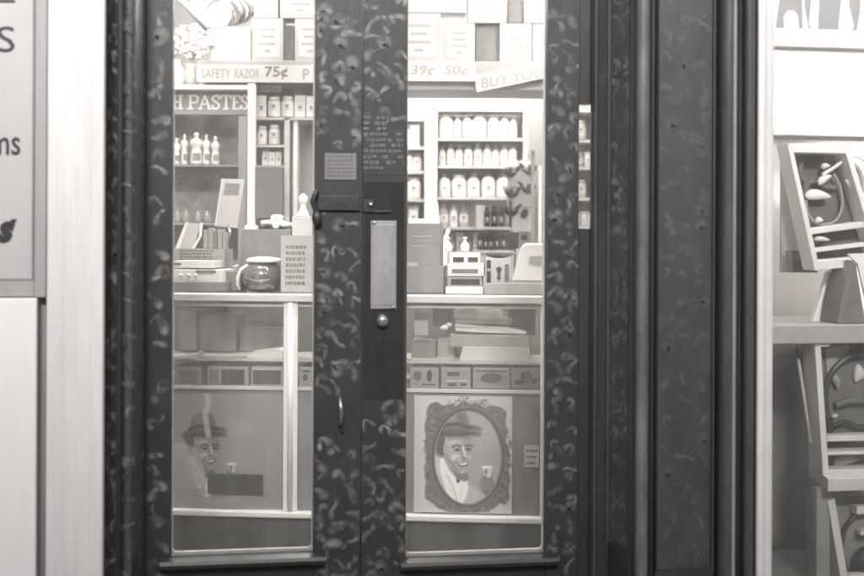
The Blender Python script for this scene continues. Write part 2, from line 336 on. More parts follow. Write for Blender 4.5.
# ------------------------------------------------------------------ doors
def leaf(kind, p0, g0, g1, p1, label):
    t = T('shop_door', label, 'door', 'double shop doors', deg=9)
    zb, zt = .03, 2.5; gz = Zp(556, -.0, (g0+g1)/2); gt = 2.36
    for a, c, q in ((p0, g0, 0), (g1, p1, 1)):
        b = MB(); u0, u1 = F.u(a, 0), F.u(c, 0)
        ins = .006
        b.box(u0, u1, 0, .045, zb, zt)
        w = u1-u0
        kp = None
        if kind == 'R' and q == 0: kp = lambda x, z: z > Zp(128) or z < Zp(402)
        if kind == 'L' and q == 1: kp = lambda x, z: z > Zp(153) or (z < Zp(215) and not (Zp(440) < z < Zp(388)))
        b.squig(lambda x, z: (u0+x, -.0003, z), w, .2, 2.2, amt=(.5 if kind == 'R' and q else .68), m=PAINT, keep=kp, dx=.055)
        t.part('stile', b, PAINT)
    a, c = F.u(g0, 0)+.0015, F.u(g1, 0)-.0015
    b = MB(); b.box(a, c, .004, .043, zb, gz-.045)
    f1 = lambda x, z: (a+x, .0028, z)
    t.part('bottom_rail', b, PLAIN)
    b = MB(); b.box(a, c, .002, .043, gt, zt-.002); t.part('top_rail', b, PLAIN)
    b = MB(); o = [(.002, gz-.044), (-.012, gz-.044), (-.02, gz-.034), (-.036, gz-.028), (-.04, gz-.016), (-.036, gz-.006), (-.01, gz-.001), (.002, gz)]
    n = len(o); x0, x1 = F.u(g0, 0)-.03, F.u(g1, 0)+.035
    if kind == 'R': x0 = F.u(g0,0)-.02
    b.add([(x0, y, z) for y, z in o]+[(x1, y, z) for y, z in o], [list(range(n)), [n+k for k in range(n)]]+[(k, (k+1) % n, n+(k+1) % n, n+k) for k in range(n)])
    b.box(x0+.03, x1-.03, .003, .043, gz-.044, gz-.001)
    t.part('sill_moulding', b, PLAIN)
    b = MB(); b.box(a, c, .022, .026, gz, gt); gl = t.part('glass', b, PANE)
    b = MB(); e = .006
    b.box(a, a+e*.6, .027, .04, gz, gt); b.box(c-e*.6, c, .027, .04, gz, gt); b.box(a+e*.6, c-e*.6, .027, .04, gz, gz+e*1.6)
    for xx, sg in ((a+e*.6, 1), (c-e*.6, -1)): b.upoly([(xx, gz+e*1.6), (xx+sg*.012, gz+e*1.6), (xx+sg*.004, gz+e*2.2), (xx, gz+e*1.6+.012)], .0275, .01)
    t.part('putty_bead', b, PUTTY, parent=gl)
    return t
tl = leaf('L', 145.5, 172, 315, 361.3, 'left leaf of the dark marbled double doors with a padlocked hasp')
b = MB(); b.tube([(F.u(341,-.03), -.004, Zp(392)), (F.u(341,-.03), -.028, Zp(398)), (F.u(342,-.03), -.034, Zp(409)), (F.u(342,-.03), -.026, Zp(420)), (F.u(342,-.03), -.004, Zp(425))], [.005,.007,.009,.007,.005]); tl.part('thumb_pull', b, mat('worn_steel', .35, .3, .3, 30, metal=.8))
b = MB(); b.lathe([(.006, 0), (.006, .004)], (F.u(343, 0), -.006, Zp(430)), n=10); tl.part('keyhole', b, BLACK)
b = MB(); b.pbox(318, 360, 196, 211, -.012, .0115); b.tube([(F.u(317,-.02), -.02, Zp(191)), (F.u(312,-.02), -.02, Zp(203)), (F.u(317,-.02), -.02, Zp(214))], .008)
hp = tl.part('hasp', b, IRON, bevel=.002)
b = MB(); b.blob((F.u(317,-.03), -.024, Zp(219)), (.016, .012, .024)); tl.part('padlock', b, IRON, parent=hp)
tl.done()
tr = leaf('R', 362.7, 407, 547, 578.6, 'right leaf of the dark marbled double doors with a long push plate')
b = MB(); b.pbox(364, 404, 182, 400, -.0015, .0012); tr.part('finger_plate', b, mat('black_varnish', .036, .25, .3, 6, .1))
b = MB(); b.pbox(371, 396.5, 221, 309, -.007, .005); b.pbox(373.5, 394, 224.5, 305.5, -.009, .002); pp = tr.part('push_plate', b, BRASS, bevel=.0015)
b = MB(); b.blob((F.u(374,-.01), -.011, Zp(223)), (.005,.004,.005)); b.blob((F.u(393,-.01), -.011, Zp(307)), (.004,.003,.004)); tr.part('screw', b, CHROME, parent=pp)
b = MB(); b.pbox(362.9, 374, 200, 212, -.010, .008); b.pbox(363, 392, 210.5, 213, -.008, .006); hk = tr.part('staple_plate', b, IRON, bevel=.002)
b = MB(); b.blob((F.u(371,-.02), -.014, Zp(205)), (.009,.008,.008)); tr.part('bolt_head', b, CHROME, parent=hk)
b = MB(); b.blob((F.u(383,-.02), -.018, Zp(320)), (.019,.016,.020)); b.lathe([(.0,0),(.0,0)], (0,0,-5)) if False else None; tr.part('door_knob', b, mat('brass_knob', .5, .25, .2, 12, metal=.8))
tr.done()
# narrow sidelight strip
t = T('sidelight', 'narrow glass slit beside the right hand door leaf', 'window', deg=9)
b = MB(); b.box(F.u(579.2,0), F.u(592.5,0), .015, .02, Zp(228,0,582), Zp(103.2,0,582)); t.part('glass', b, PANE)
b = MB(); b.box(F.u(579.2,0), F.u(592.5,0), .002, .03, .03, Zp(229,0,582)); t.part('lower_panel', b, PLAIN); b = MB(); b.box(F.u(579.2,0), F.u(592.5,0), .002, .03, Zp(103,0,582), 2.5); t.part('upper_panel', b, PLAIN)
t.done()
# notices stuck to the doors
t = T('notice_card', 'small grey printed card pinned to the left door stile', 'notice', deg=9)
b = MB(); b.pbox(324.5, 356, 153.5, 180, -.0045, .002); t.part('card', b, mat('notice_paper', .2, .7, .15, 14))
b = MB()
for i in range(6):
    x = 327
    while x < 352:
        w = random.uniform(1.5, 5); b.pbox(x, min(x+w, 353), 156+i*3.9, 157.5+i*3.9, -.0055, .0008, INK); x += w+1.1
t.part('print', b, INK); t.done()
t = T('sticker', 'perforated looking printed decal peeling on the right door stile', 'sticker', deg=9)
b = MB(); DEC = mat('decal_print', .12, .6, .35, 25)
for i in range(10):
    y = 116+i*5.6; x = 363
    while x < 402:
        w = random.uniform(2, 6)
        if random.random() < .8 and (i > 2 or x < 385) and not (i > 8 and x > 380): b.pbox(x, min(x+w, 403), y, y+random.uniform(2.5, 4.2), -.0035, .0018)
        x += w+random.uniform(.8, 2)
t.part('print', b, DEC, kind='stuff'); b = MB(); b.poly([(363,114),(386,113),(387,130),(404,129),(403.5,175),(384,176),(363,174)], -.0016, .0012); t.part('sheet', b, mat('decal_film', .06, .3, .3, 18)); t.done()
# ------------------------------------------------------------------ counter
CNv = 0.0
t = T('display_counter', 'long pale glass-fronted display counter inside the shop', 'counter', deg=-5)
XL, XR = CN.u(20, 0), CN.u(720, 0)
def cz(py, v=0): return CN.z(432, py, v)
zt = cz(295.5); zt0 = cz(303)
b = MB(CN); b.box(XL, XR, .081, .62, zt0+.004, zt-.001); t.part('top_glass', b, glass('top_glass', .03))
b = MB(CN); b.box(XL, XR, -.025, .08, zt0, zt); t.part('counter_top', b, mat('counter_top_paint', .55, .35, .1, 8, .05, stretch=(.3,1,1)), bevel=.004)
b = MB(CN); b.box(XL, XR, .0, .02, zt0-.022, zt0-.001); b.box(XL, XR, .005, .03, cz(393), cz(389)); t.part('rail', b, CREAM, bevel=.002)
b = MB(CN); b.box(XL, XR, .012, .03, cz(514), cz(393)-.001); t.part('front_panel', b, mat('front_panel_paint', .22, .5, .15, 5, .1))
b = MB(CN); b.box(XL, XR, -.03, .03, cz(520.5), cz(514)-.001); t.part('base_moulding', b, WPAINT, bevel=.006)
b = MB(CN); b.box(XL, XR, .0, .03, .01, cz(520.5)-.001); t.part('kick_board', b, DKK)
b = MB(CN); b.box(XL, XR, .595, .615, .01, zt0-.001); t.part('back_panel', b, MIDG)
b = MB(CN); b.box(XL, XR, .031, .594, cz(394), cz(389)-.002); t.part('case_floor', b, CREAM)
b = MB(CN); b.box(XL, XR, .035, .40, cz(364.5), cz(362.5)); sh = t.part('shelf', b, mat('shelf_edge', .75, .3, .05, 8), bevel=.001)
b = MB(CN); b.box(XL, XR, .006, .010, cz(389)+.001, zt0-.023); t.part('case_glass', b, CASEG)
for a, c in ((284, 298), (541, 552), (150, 160), (640, 652)):
    b = MB(CN); ua, uc = CN.u(a, -.012), CN.u(c, -.012); b.box(ua, uc, -.012, -.001, cz(514), zt0-.001)
    b.tube([((ua+uc)/2, -.012, cz(513)), ((ua+uc)/2, -.012, zt0-.002)], .012) 
    t.part('post', b, WPAINT)
t.done()
# goods inside the case
def cbox(p0, p1, q0, q1, v, d, m, name, label, cat='box', group=None, bevel=.002, fr=CN, prn=None):
    b = MB(fr); b.pbox(p0, p1, q0, q1, v, d)
    if prn:
        for r in range(prn[0]):
            y = q0+(q1-q0)*(r+.7)/(prn[0]+.6); x = p0+(p1-p0)*.14
            while x < p1-(p1-p0)*.2:
                w = random.uniform(.05, .16)*(p1-p0); b.pbox(x, min(x+w, p1-(p1-p0)*.1), y, y+(q1-q0)*.09+.4, v-.0012, .001, prn[1]); x += w+.9
    return solo(name, b, m, label, cat, group, bevel=bevel, deg=fr.deg)
def paper_stack(pts, v, d, label, n=3):
    b = MB(CN)
    q0 = min(p[1] for p in pts); q1 = max(p[1] for p in pts)
    b.poly(pts, v, d)
    return solo('paper_packet', b, WHITE, label, 'packet', 'white packets in the counter case', bevel=.003, deg=-5)
paper_stack([(454,310),(470,308.5),(480,310.5),(501,309),(503,317),(500,320),(455,318)], .2, .15, 'white folded packet, topmost in the right hand case')
paper_stack([(455,324.5),(480,326),(509,327.5),(527,332),(526,334),(480,332.5),(456,331)], .17, .15, 'thin white packet, middle one in the right hand case')
cbox(456,512,318.5,324,.2,.2,CREAM,'carton','flat cream carton between the two white packets')
cbox(450,529,335,347,.15,.3,mat('case_carton', .36, .6, .15, 9),'carton','wide grey carton above the long white box in the case')
paper_stack([(463,347),(529,348),(530,360),(529,361.5),(461,361.5),(460,358)], .12, .2, 'long white packet lying on the glass shelf of the right case')
cbox(508,536,309,335,.3,.2,CARTD,'carton','dark carton at the back right of the counter case')
cbox(433,450,309,326,.3,.2,CARTD,'carton','dark carton behind the crumpled paper in the case')
cbox(412,436,340,362,.18,.2,CARTD,'carton','low dark carton at the left of the right case')
cbox(438,455,338,362,.22,.2,MIDG,'carton','grey carton beside the long white packet')
b = MB(CN); b.poly([(415,335),(414.5,314),(417,309.5),(424,309),(428,313),(428.5,335)], .1, .01); solo('rounded_card', b, CREAM, 'pale rounded card standing at the left of the right case', 'card', deg=-5)
b = MB(CN)
for i in range(8): p = CN.P(random.uniform(441, 450), random.uniform(323, 329), .14); b.blob(p, (random.uniform(.008,.014), .012, random.uniform(.007,.013)), n=7, k=5)
solo('crumpled_paper', b, WHITE, 'crumpled white paper in the counter case', 'paper', deg=-5)
# left case goods
cbox(247,283,308,321,.2,.2,DKG,'carton','dark flat carton high in the left hand case')
cbox(200,236,316,352,.32,.2,MIDG,'carton','mid grey carton at the back of the left hand case')
cbox(180,196,312,352,.3,.2,mat('pale_carton', .42, .6, .15, 9),'carton','narrow pale carton at the far left of the case')
cbox(240,282,330,352,.36,.15,CART,'carton','low grey carton at the back of the left case beside the post')
b = MB(CN); b.poly([(247,355),(262,353),(276,351.5),(283,353),(283.5,359),(262,361),(248,361)], .1, .2); solo('paper_packet', b, WHITE, 'bright white packet on the left case shelf beside the post', 'packet', 'white packets in the counter case', bevel=.002, deg=-5)
b = MB(CN); b.tube([CN.P(190,362,.05), CN.P(196,359,.05), CN.P(201,354,.06)], .0085); b.blob(CN.P(201.5,353.5,.06), (.012,.01,.011)); solo('white_tube', b, WHITE, 'small white rolled tube lying on the left case shelf', 'tube', deg=-5)
# cigar boxes
def cigar(p0, p1, art, label):
    b = MB(CN); b.pbox(p0, p1, 367.5, 388, .04, .18)
    b.pbox(p0+1.6, p1-1.6, 369.5, 386, .0385, .0012, mat('box_label', .42, .6, .25, 45))
    for a in art:
        if a[0] == 'e': b.ell(a[1], a[2], a[3], a[4], .0375, .001, a[5], n=14)
        else: b.pbox(a[1], a[2], a[3], a[4], .0375, .001, a[5])
    solo('cigar_box', b, mat('box_paper', .5, .6, .15, 30), label, 'cigar box', 'cigar boxes along the counter case', bevel=.001, deg=-5)
cigar(411,439,[('e',418,376,4.5,5,INK),('e',430,376,2.6,6,BLACK),('b',422,436,384,385.5,INK)],'cigar box with two dark oval pictures on its label')
cigar(442,471,[('b',448,460,372,376,INK),('b',446,468,380,381.5,WHITE),('b',449,457,383,386,INK),('b',461,467,383,386,INK)],'cigar box with a dark bar and white stripe on its label')
cigar(474,510,[('e',492,378,11,5,INK),('b',476,508,370,372,INK),('e',492,378,5,3,INKL)],'widest cigar box with an oval medallion label')
cigar(513,541,[('e',527,377,6,6,INK),('b',516,524,380,384,INK),('b',532,538,378,384,INK)],'cigar box with a domed picture at the right of the row')
cigar(176,202,[('b',180,198,372,384,MIDG)],'plain grey cigar box at the left end of the row')
cigar(208,249,[('b',222,245,370.5,385.5,BLACK),('b',210,219,371,385,INKL)],'cigar box with a large black square on its label')
cigar(252,283,[('b',253.5,281.5,371,385,BLACK),('b',254,281,369.6,370.6,WHITE)],'dark cigar box just left of the white post')
cigar(300,330,[('e',306,378,2.6,3.4,INK),('b',303,310,371,373,INK)],'pale cigar box just right of the white post')
# ------------------------------------------------------------------ man poster
PC = {}
def pm(v): 
    k = int(v); 
    if k not in PC: PC[k] = mat('print_grey_%03d' % k, min(.8, lin(145+(v-145)*.8)*1.75), .6, .14, 70)
    return PC[k]
import numpy as np
class Paint:
    """soft brush picture of greys on a grid; poster coordinates"""
    def __init__(s, x0, x1, y0, y1, nx, ny, g):
        s.x, s.y = np.meshgrid(np.linspace(x0, x1, nx), np.linspace(y0, y1, ny)); s.g = np.full(s.x.shape, float(g)); s.rs = np.random.RandomState(4)
    def mixin(s, d, g, soft, al):
        k = np.clip(.5-d/soft, 0, 1); k = k*k*(3-2*k)*al; s.g = s.g*(1-k)+g*k
    def el(s, cx, cy, rx, ry, g, soft=8, rot=0, al=1):
        c, q = math.cos(R(rot)), math.sin(R(rot)); dx, dy = s.x-cx, s.y-cy; u, v = dx*c+dy*q, -dx*q+dy*c
        rr = np.sqrt((u/rx)**2+(v/ry)**2)+1e-6; s.mixin((rr-1)*min(rx, ry), g, soft, al)
    def po(s, pts, g, soft=8, al=1):
        ins = np.zeros(s.x.shape, bool); dm = np.full(s.x.shape, 1e9); n = len(pts)
        for i in range(n):
            (ax, ay), (bx, by) = pts[i], pts[(i+1) % n]; ex, ey = bx-ax, by-ay; L = ex*ex+ey*ey+1e-9
            t = np.clip(((s.x-ax)*ex+(s.y-ay)*ey)/L, 0, 1); dm = np.minimum(dm, np.hypot(s.x-ax-t*ex, s.y-ay-t*ey))
            cond = ((ay > s.y) != (by > s.y)); xi = ax+(s.y-ay)*ex/(ey if abs(ey) > 1e-9 else 1e-9); ins ^= cond & (s.x < xi)
        s.mixin(np.where(ins, -dm, dm), g, soft, al)
    def ln(s, pts, w, g, soft=6, al=1):
        dm = np.full(s.x.shape, 1e9)
        for (ax, ay), (bx, by) in zip(pts, pts[1:]):
            ex, ey = bx-ax, by-ay; L = ex*ex+ey*ey+1e-9; t = np.clip(((s.x-ax)*ex+(s.y-ay)*ey)/L, 0, 1); dm = np.minimum(dm, np.hypot(s.x-ax-t*ex, s.y-ay-t*ey))
        s.mixin(dm-w/2, g, soft, al)
    def build(s, name, T_, fr, v, ox, oy, label=None):
        ny, nx = s.x.shape; s.g = s.g+s.rs.normal(0, 2.6, s.g.shape); b = MB(fr)
        vs = [fr.P(ox+s.x[j, i]/4.43, oy+s.y[j, i]/4.43, v) for j in range(ny) for i in range(nx)]
        b.add(vs, [(j*nx+i, j*nx+i+1, (j+1)*nx+i+1, (j+1)*nx+i) for j in range(ny-1) for i in range(nx-1)])
        o = T_.part(name, b, PRINT, fix=False); a = o.data.color_attributes.new('ink', 'FLOAT_COLOR', 'POINT')
        f = []
        for k in s.g.ravel(): w = warm(min(.85, lin(max(20, k))*1.4)); f += list(w)
        a.data.foreach_set('color', f); return o
PRINT = bpy.data.materials.new('printed_paper'); PRINT.use_nodes = True
_n = PRINT.node_tree; _a = _n.nodes.new('ShaderNodeAttribute'); _a.attribute_name = 'ink'; _n.links.new(_a.outputs['Color'], _n.nodes['Principled BSDF'].inputs['Base Color']); _n.nodes['Principled BSDF'].inputs['Roughness'].default_value = .55
def portrait(p, k=1.0, base=146, bust=True):
    G = lambda g: base+(g-146)*k
    E = lambda *a, **q: p.el(*a[:4], G(a[4]), **q); P_ = lambda a, g, **q: p.po(a, G(g), **q); L_ = lambda a, w, g, **q: p.ln(a, w, G(g), **q)
    P_([(90,310),(112,278),(138,300),(160,350),(185,400),(210,440),(235,400),(262,412),(290,440),(350,452),(330,500),(215,512),(160,492),(112,430)], 158, soft=14)
    P_([(104,300),(118,284),(130,330),(120,370),(100,340)], 168, soft=10)
    P_([(122,290),(140,300),(160,345),(190,375),(232,384),(236,412),(226,456),(204,480),(176,470),(146,420),(126,350)], 212, soft=12)
    L_([(150,362),(176,412),(192,462)], 7, 158, soft=10, al=.8); L_([(214,398),(206,432),(204,470)], 4, 170, soft=8, al=.7)
    E(131,250,22,42,74,soft=16,rot=8); E(118,224,16,24,82,soft=14)
    P_([(160,322),(232,350),(236,380),(222,390),(190,378)], 104, soft=14)
    P_([(146,200),(240,200),(252,232),(254,266),(251,300),(244,334),(228,356),(204,358),(172,342),(148,308),(138,262)], 150, soft=9); P_([(140,262),(150,306),(174,342),(204,358),(228,354),(216,340),(186,330),(164,300)], 116, soft=14, al=.75)
    E(178,225,26,14,174,soft=16,al=.8); E(232,262,22,70,124,soft=30,al=.75); P_([(150,205),(240,200),(246,222),(152,228)], 108, soft=14, al=.7)
    E(147,262,9,18,150,soft=7); L_([(150,250),(146,262),(150,274)], 3, 104, soft=5)
    L_([(172,254),(188,246),(206,252)], 7, 78, soft=6); L_([(224,250),(238,245),(250,250)], 6, 70, soft=6)
    E(192,264,14,6,88,soft=8); E(192,265,5,4,52,soft=4); E(235,262,11,5,80,soft=8); E(236,263,4,4,48,soft=4)
    L_([(176,276),(192,280),(206,276)], 3, 118, soft=6, al=.8)
    L_([(214,254),(221,278),(226,292)], 8, 184, soft=8); E(218,298,14,6,112,soft=8,al=.8); L_([(206,262),(208,284),(202,296)], 3, 112, soft=6, al=.7)
    E(186,294,17,13,184,soft=16,al=.9); E(241,294,9,12,158,soft=12,al=.8); L_([(196,296),(184,310),(180,326)], 4, 98, soft=7, al=.8)
    P_([(188,311),(208,317),(238,309),(233,326),(214,334),(196,326)], 84, soft=5); P_([(193,314),(209,319),(234,312),(229,321),(212,326),(198,320)], 206, soft=4)
    L_([(200,340),(214,344),(228,340)], 4, 118, soft=7, al=.8); E(212,349,13,6,168,soft=8,al=.6)
    E(192,189,92,22,86,soft=9,rot=-5); E(262,196,26,16,104,soft=12,rot=24); E(110,206,22,16,88,soft=12,rot=-20)
    P_([(122,188),(128,142),(148,112),(178,104),(198,112),(222,108),(238,146),(244,182),(190,176)], 112, soft=10)
    E(160,136,20,16,128,soft=18,al=.8); E(212,150,16,30,92,soft=20,al=.7); L_([(196,112),(200,130),(214,146)], 7, 84, soft=9)
    L_([(122,180),(160,166),(200,164),(242,178)], 15, 72, soft=7); L_([(106,204),(150,203),(200,206),(256,200)], 12, 66, soft=16, al=.9)
    P_([(188,380),(198,378),(204,386),(198,396),(190,392)], 66, soft=6)
    E(309,402,27,42,96,soft=10); P_([(290,330),(328,332),(322,372),(298,372)], 176, soft=6); P_([(294,342),(310,340),(306,372),(299,372)], 80, soft=6); E(309,331,20,4,214,soft=5)
    for q in range(4): L_([(290,386+q*12),(308,380+q*12),(322,384+q*11)], 7, 124, soft=8, al=.75)
    L_([(288,380),(280,396),(286,416)], 9, 118, soft=7)
    L_([(296,334),(302,366)], 3, 216, soft=4); L_([(288,440),(276,470),(280,496)], 22, 150, soft=14, al=.8); L_([(334,430),(352,468)], 16, 164, soft=12, al=.7)
t = T('portrait_poster', 'poster of a smiling man in a hat raising a glass, in an ornate oval frame', 'poster', deg=-5)
b = MB(CN); b.pbox(415, 513, 396, 513, .004, .004); t.part('sheet', b, mat('poster_paper', .5, .6, .1, 20))
p = Paint(2, 432, 28, 542, 190, 228, 164); rs = np.random.RandomState(9)
edge = [(70,62),(100,52),(125,70),(155,62),(185,70),(215,48),(250,60),(285,58),(310,78),(350,68),(385,76),(410,98),(404,140),(412,180),(404,220),(422,270),(426,310),(418,350),(428,400),(420,440),(424,480),(404,508),(375,500),(352,525),(320,540),(240,548),(160,542),(110,525),(80,500),(50,480),(48,440),(56,400),(46,350),(56,300),(46,260),(52,210),(44,160),(56,120),(54,90)]
p.po(edge, 92, soft=9)
for i in range(260):
    a = rs.uniform(0, 2*math.pi); rr = rs.uniform(1.12, 1.32); x, y = 238+152*rr*math.cos(a), 300+212*rr*math.sin(a)
    p.el(x, y, rs.uniform(5, 13), rs.uniform(2.5, 5), rs.choice([124, 112, 72, 66]), soft=6, rot=rs.uniform(0, 180), al=.55)
for cx, cy in ((75,90),(380,105),(75,470),(395,470),(235,75),(240,525)):
    for a in range(6): p.ln([(cx, cy), (cx+24*math.cos(a*1.05), cy+20*math.sin(a*1.05))], 4, 130 if a % 2 else 82, soft=6, al=.7)
p.el(239, 300, 160, 219, 70, soft=8); p.el(239, 300, 152, 211, 108, soft=5); p.el(238, 299, 145, 204, 138, soft=5)
mask = ((p.x-238)/145)**2+((p.y-299)/204)**2 < 1; keep_ = p.g.copy()
p.el(290, 180, 120, 60, 146, soft=60); 
for q in range(7): p.ln([(230, 150+q*38), (390, 142+q*40)], 6, 150 if q % 2 else 134, soft=14, al=.6)
gx, gy = p.x, p.y; p.x = 196+(gx-196)/1.13; p.y = 262+(gy-262)/1.13; portrait(p); p.x, p.y = gx, gy; p.el(238, 299, 145, 204, 90, soft=3, al=0); p.g = np.where(mask, p.g, keep_)
p.ln([(40, 60), (38, 300), (44, 530)], 10, 176, soft=10, al=.5)
p.build('print', t, CN, .0035, 415, 390); t.done()
t = T('portrait_poster', 'dim poster of a man in a hat at the left of the counter front', 'poster', deg=-5)
b = MB(CN); b.pbox(174, 283, 397, 512, .004, .004); t.part('sheet', b, mat('poster_paper', .5, .6, .1, 20))
p = Paint(44, 530, 20, 532, 190, 200, 116); portrait(p, .95, 116)
p.po([(44,235),(100,240),(150,262),(186,345),(205,420),(150,440),(130,532),(44,532)], 148, soft=16, al=.75)
p.ln([(196,16),(205,60),(190,110),(198,160),(204,205)], 26, 152, soft=12, al=.8); p.el(350,170,60,40,130,soft=60,al=.6)  # pale wavy streak is a reflection painted into the print
p.po([(60,440),(190,440),(190,532),(60,532)], 122, soft=12, al=.7)
p.build('print', t, CN, .0035, 163, 390); t.done()
cbox(208.5,264,475,495,-.016,.003,mat('black_card', .045, .5, .3, 10),'dark_card','blank dark card fixed across the bottom of the left poster','card')
cbox(525,540,445,467,-.006,.004,mat('tag_card', .45, .6, .12, 20),'price_tag','small pale tag fixed to the counter front right of the portrait','tag',prn=(3,INK))
b = MB(CN); b.poly([(524,397),(539,397),(539,408),(533,412),(526,406)], -.004, .003); solo('badge', b, DKG, 'dark pennant shaped badge on the counter front at upper right of the portrait', 'badge', deg=-5)
# ------------------------------------------------------------------ on the counter (frame CT, standing on the top)
CT = Frame(0, 1.35, -5)
def on(p0, p1, q0, m, name, label, cat='box', v=0, d=.16, q1=None, prn=None, group=None):
    b = MB(CT); z1 = CT.z((p0+p1)/2, q0, v); z0 = zt+.001 if q1 is None else CT.z((p0+p1)/2, q1, v)
    b.box(CT.u(p0, v), CT.u(p1, v), v, v+d, z0, z1)
    if prn:
        rows, y0, y1 = prn[0], prn[1], prn[2]
        for r in range(rows):
            y = y0+(y1-y0)*r/rows; x = p0+(p1-p0)*.15
            while x < p1-(p1-p0)*.25:
                w = random.uniform(1.2, 3.5); b.pbox(x, min(x+w, p1-2), y, y+(y1-y0)/rows*.55, v-.0012, .001, prn[3]); x += w+.8
    return solo(name, b, m, label, cat, group, bevel=.003, deg=-5)
on(281,313,236,CART,'tall_carton','tall grey printed carton on the counter next to the door edge',prn=(7,246,288,INK),v=.02)
on(241,291,230,CARTD,'wooden_box','dark box stack behind the glass jar on the counter',v=.22,d=.18)
on(292,312,217,mat('pale_grey_carton', .45, .6, .1, 9),'carton','pale upright carton behind the tall printed carton',v=.2,d=.1)
on(172,226,283,mat('dark_tray', .16, .5, .2, 9),'counter_tray','low dark tray on the counter at the left',d=.3)
b = MB(CT); b.pbox(172,222,271,283,.03,.25); b.pbox(172,214,262,269,.1,.2); b.pbox(196,216,271,274,.026,.003,INK); b.pbox(173,181,264,266,.096,.003,INK)
for x in (181,189,196): b.blob(CT.P(x, 276, .024), (.009,.006,.006), WHITE, n=8, k=6)
solo('candy_display', b, mat('display_white', .62, .4, .1, 10), 'white stepped display box on the low dark tray', 'display box', bevel=.002, deg=-5)
on(172,225,250,mat('glass_shelf_box', .33, .4, .2, 14),'display_shelf','striped grey display rack behind the white stepped box',v=.32,d=.15,prn=(4,251,263,INK))
zr = CT.z(198, 250, .32)+.001
def rackitem(p0, p1, q0, m, name, label, cat, n=0):
    b = MB(CT); b.box(CT.u(p0, .36), CT.u(p1, .36), .36, .42, zr, CT.z(p0, q0, .36)); return solo(name, b, m, label, cat, bevel=.003, deg=-5)
b = MB(CT); b.poly([(177,249.5),(187,224),(201,224.5),(193,249.5)], .34, .012); b.poly([(175,249.6),(185.5,223),(188,223.4),(179.5,249.6)], .333, .006, WHITE); b.poly([(191,249.6),(199,237),(200,223.6),(202.5,224),(201.5,237),(194.5,249.6)], .333, .006, WHITE)
solo('leaning_booklet', b, mat('booklet_paper', .55, .6, .1, 20), 'leaning white-edged booklet on the rack behind the left glass', 'booklet', deg=-5)
for i, (a, c, q) in enumerate(((203,207.5,231),(208,213,229),(213.5,217,232),(217.5,222,230),(222.5,225,233))): rackitem(a, c, q, (CART, MIDG, CARTD, CART, MIDG)[i], 'small_book', ('pale grey narrow book next to the booklet','taller mid grey book in the row right of the booklet','dark thin book in the middle of the short row','light grey book second from the row end','thin grey book at the right end of the short row')[i], 'book')
# dark carton behind kettle and the jar
b = MB(CT); c = CT.P(262, 290, .1); on(226,241,272,CARTD,'carton','small dark carton left of the round glass jar',d=.12,v=.1)
t = T('glass_jar', 'round glass jar with a white lid and bright rim highlights on the counter', 'jar', deg=-5)
cx0, cv = CT.u(262, .12), .12; r0 = .088; 
b = MB(CT); b.lathe([(.05,0),(.075,.012),(r0,.045),(r0,.075),(.075,.105),(.058,.122)], (cx0, cv, zt+.001), n=28); t.part('bowl', b, mat('dark_jar_glass', .3, .08, .3, 7, metal=.75))
b = MB(CT); b.lathe([(.062,.1225),(.075,.125),(.078,.134),(.068,.142),(.03,.148),(.0,.15)], (cx0+.01, cv, zt+.001), n=28); t.part('lid', b, CERAM)
b = MB(CT); b.tube([(cx0-.05, cv-.05, zt+.115), (cx0-.078, cv-.06, zt+.095), (cx0-.094, cv-.05, zt+.06), (cx0-.097, cv-.04, zt+.03), (cx0-.09, cv-.03, zt+.008)], [.005,.007,.008,.0075,.005]); t.part('highlight_arc', b, CERAM)  # white tube in place of the bright arc of light on the rim
t.done()
# white bundle on dark box
t = T('paper_bundle', 'bundle of crumpled white wrapping on the dark box by the left glass', 'paper bundle', deg=-5); b = MB(CT); random.seed(5)
zz = CT.z(266, 230, .24)
for i in range(16): b.blob((CT.u(random.uniform(262, 289), .28), .28+random.uniform(-.03, .04), zz+random.uniform(.012, .032)), (random.uniform(.012,.03), .03, random.uniform(.010,.016)), n=9, k=6)
b.blob((CT.u(277,.28), .28, zz+.055), (.03,.02,.012)); b.blob((CT.u(273,.28), .28, zz+.045), (.012,.02,.018))
t.part('wrapping', b, WHITE); t.done()
b = MB(CT); b.lathe([(.028,0),(.026,.01),(.012,.04),(.012,.055),(.018,.062),(.02,.085),(.006,.1)], (CT.u(303,.25), .25, CT.z(303, 217, .2)+.001)); solo('white_figurine', b, WHITE, 'small white figurine on the pale upright carton by the door edge', 'figurine', deg=-5)
# placard with bracket
t = T('placard', 'tilted pale placard on a curly wire stand behind the counter', 'placard', deg=-5)
b = MB(CT); b.poly([(222,179.5),(244,180),(237,229),(215,227)], .5, .01); b.poly([(221.4,179),(222.6,179),(215.6,227.5),(214.4,227)], .496, .003, WHITE); b.poly([(225,184),(240,184.5),(238,196),(223,195.5)], .498, .0015, INKL); t.part('card', b, mat('placard_card', .6, .6, .08, 12))
b = MB(CT)
z0 = CT.z(228, 226, .5)
b.tube([(CT.u(228,.5), .5, z0), (CT.u(231,.5), .49, z0-.04), (CT.u(227,.5), .49, z0-.07), (CT.u(229,.5), .49, zt+.002)], .006)
b.tube([(CT.u(216,.5), .47, zt+.075), (CT.u(222,.5), .45, zt+.095), (CT.u(231,.5), .45, zt+.085), (CT.u(239,.5), .47, zt+.1), (CT.u(240,.5), .48, zt+.07)], .006)
b.box(CT.u(224,.5), CT.u(234,.5), .46, .54, zt+.001, zt+.01); t.part('stand', b, CHROME); t.done()
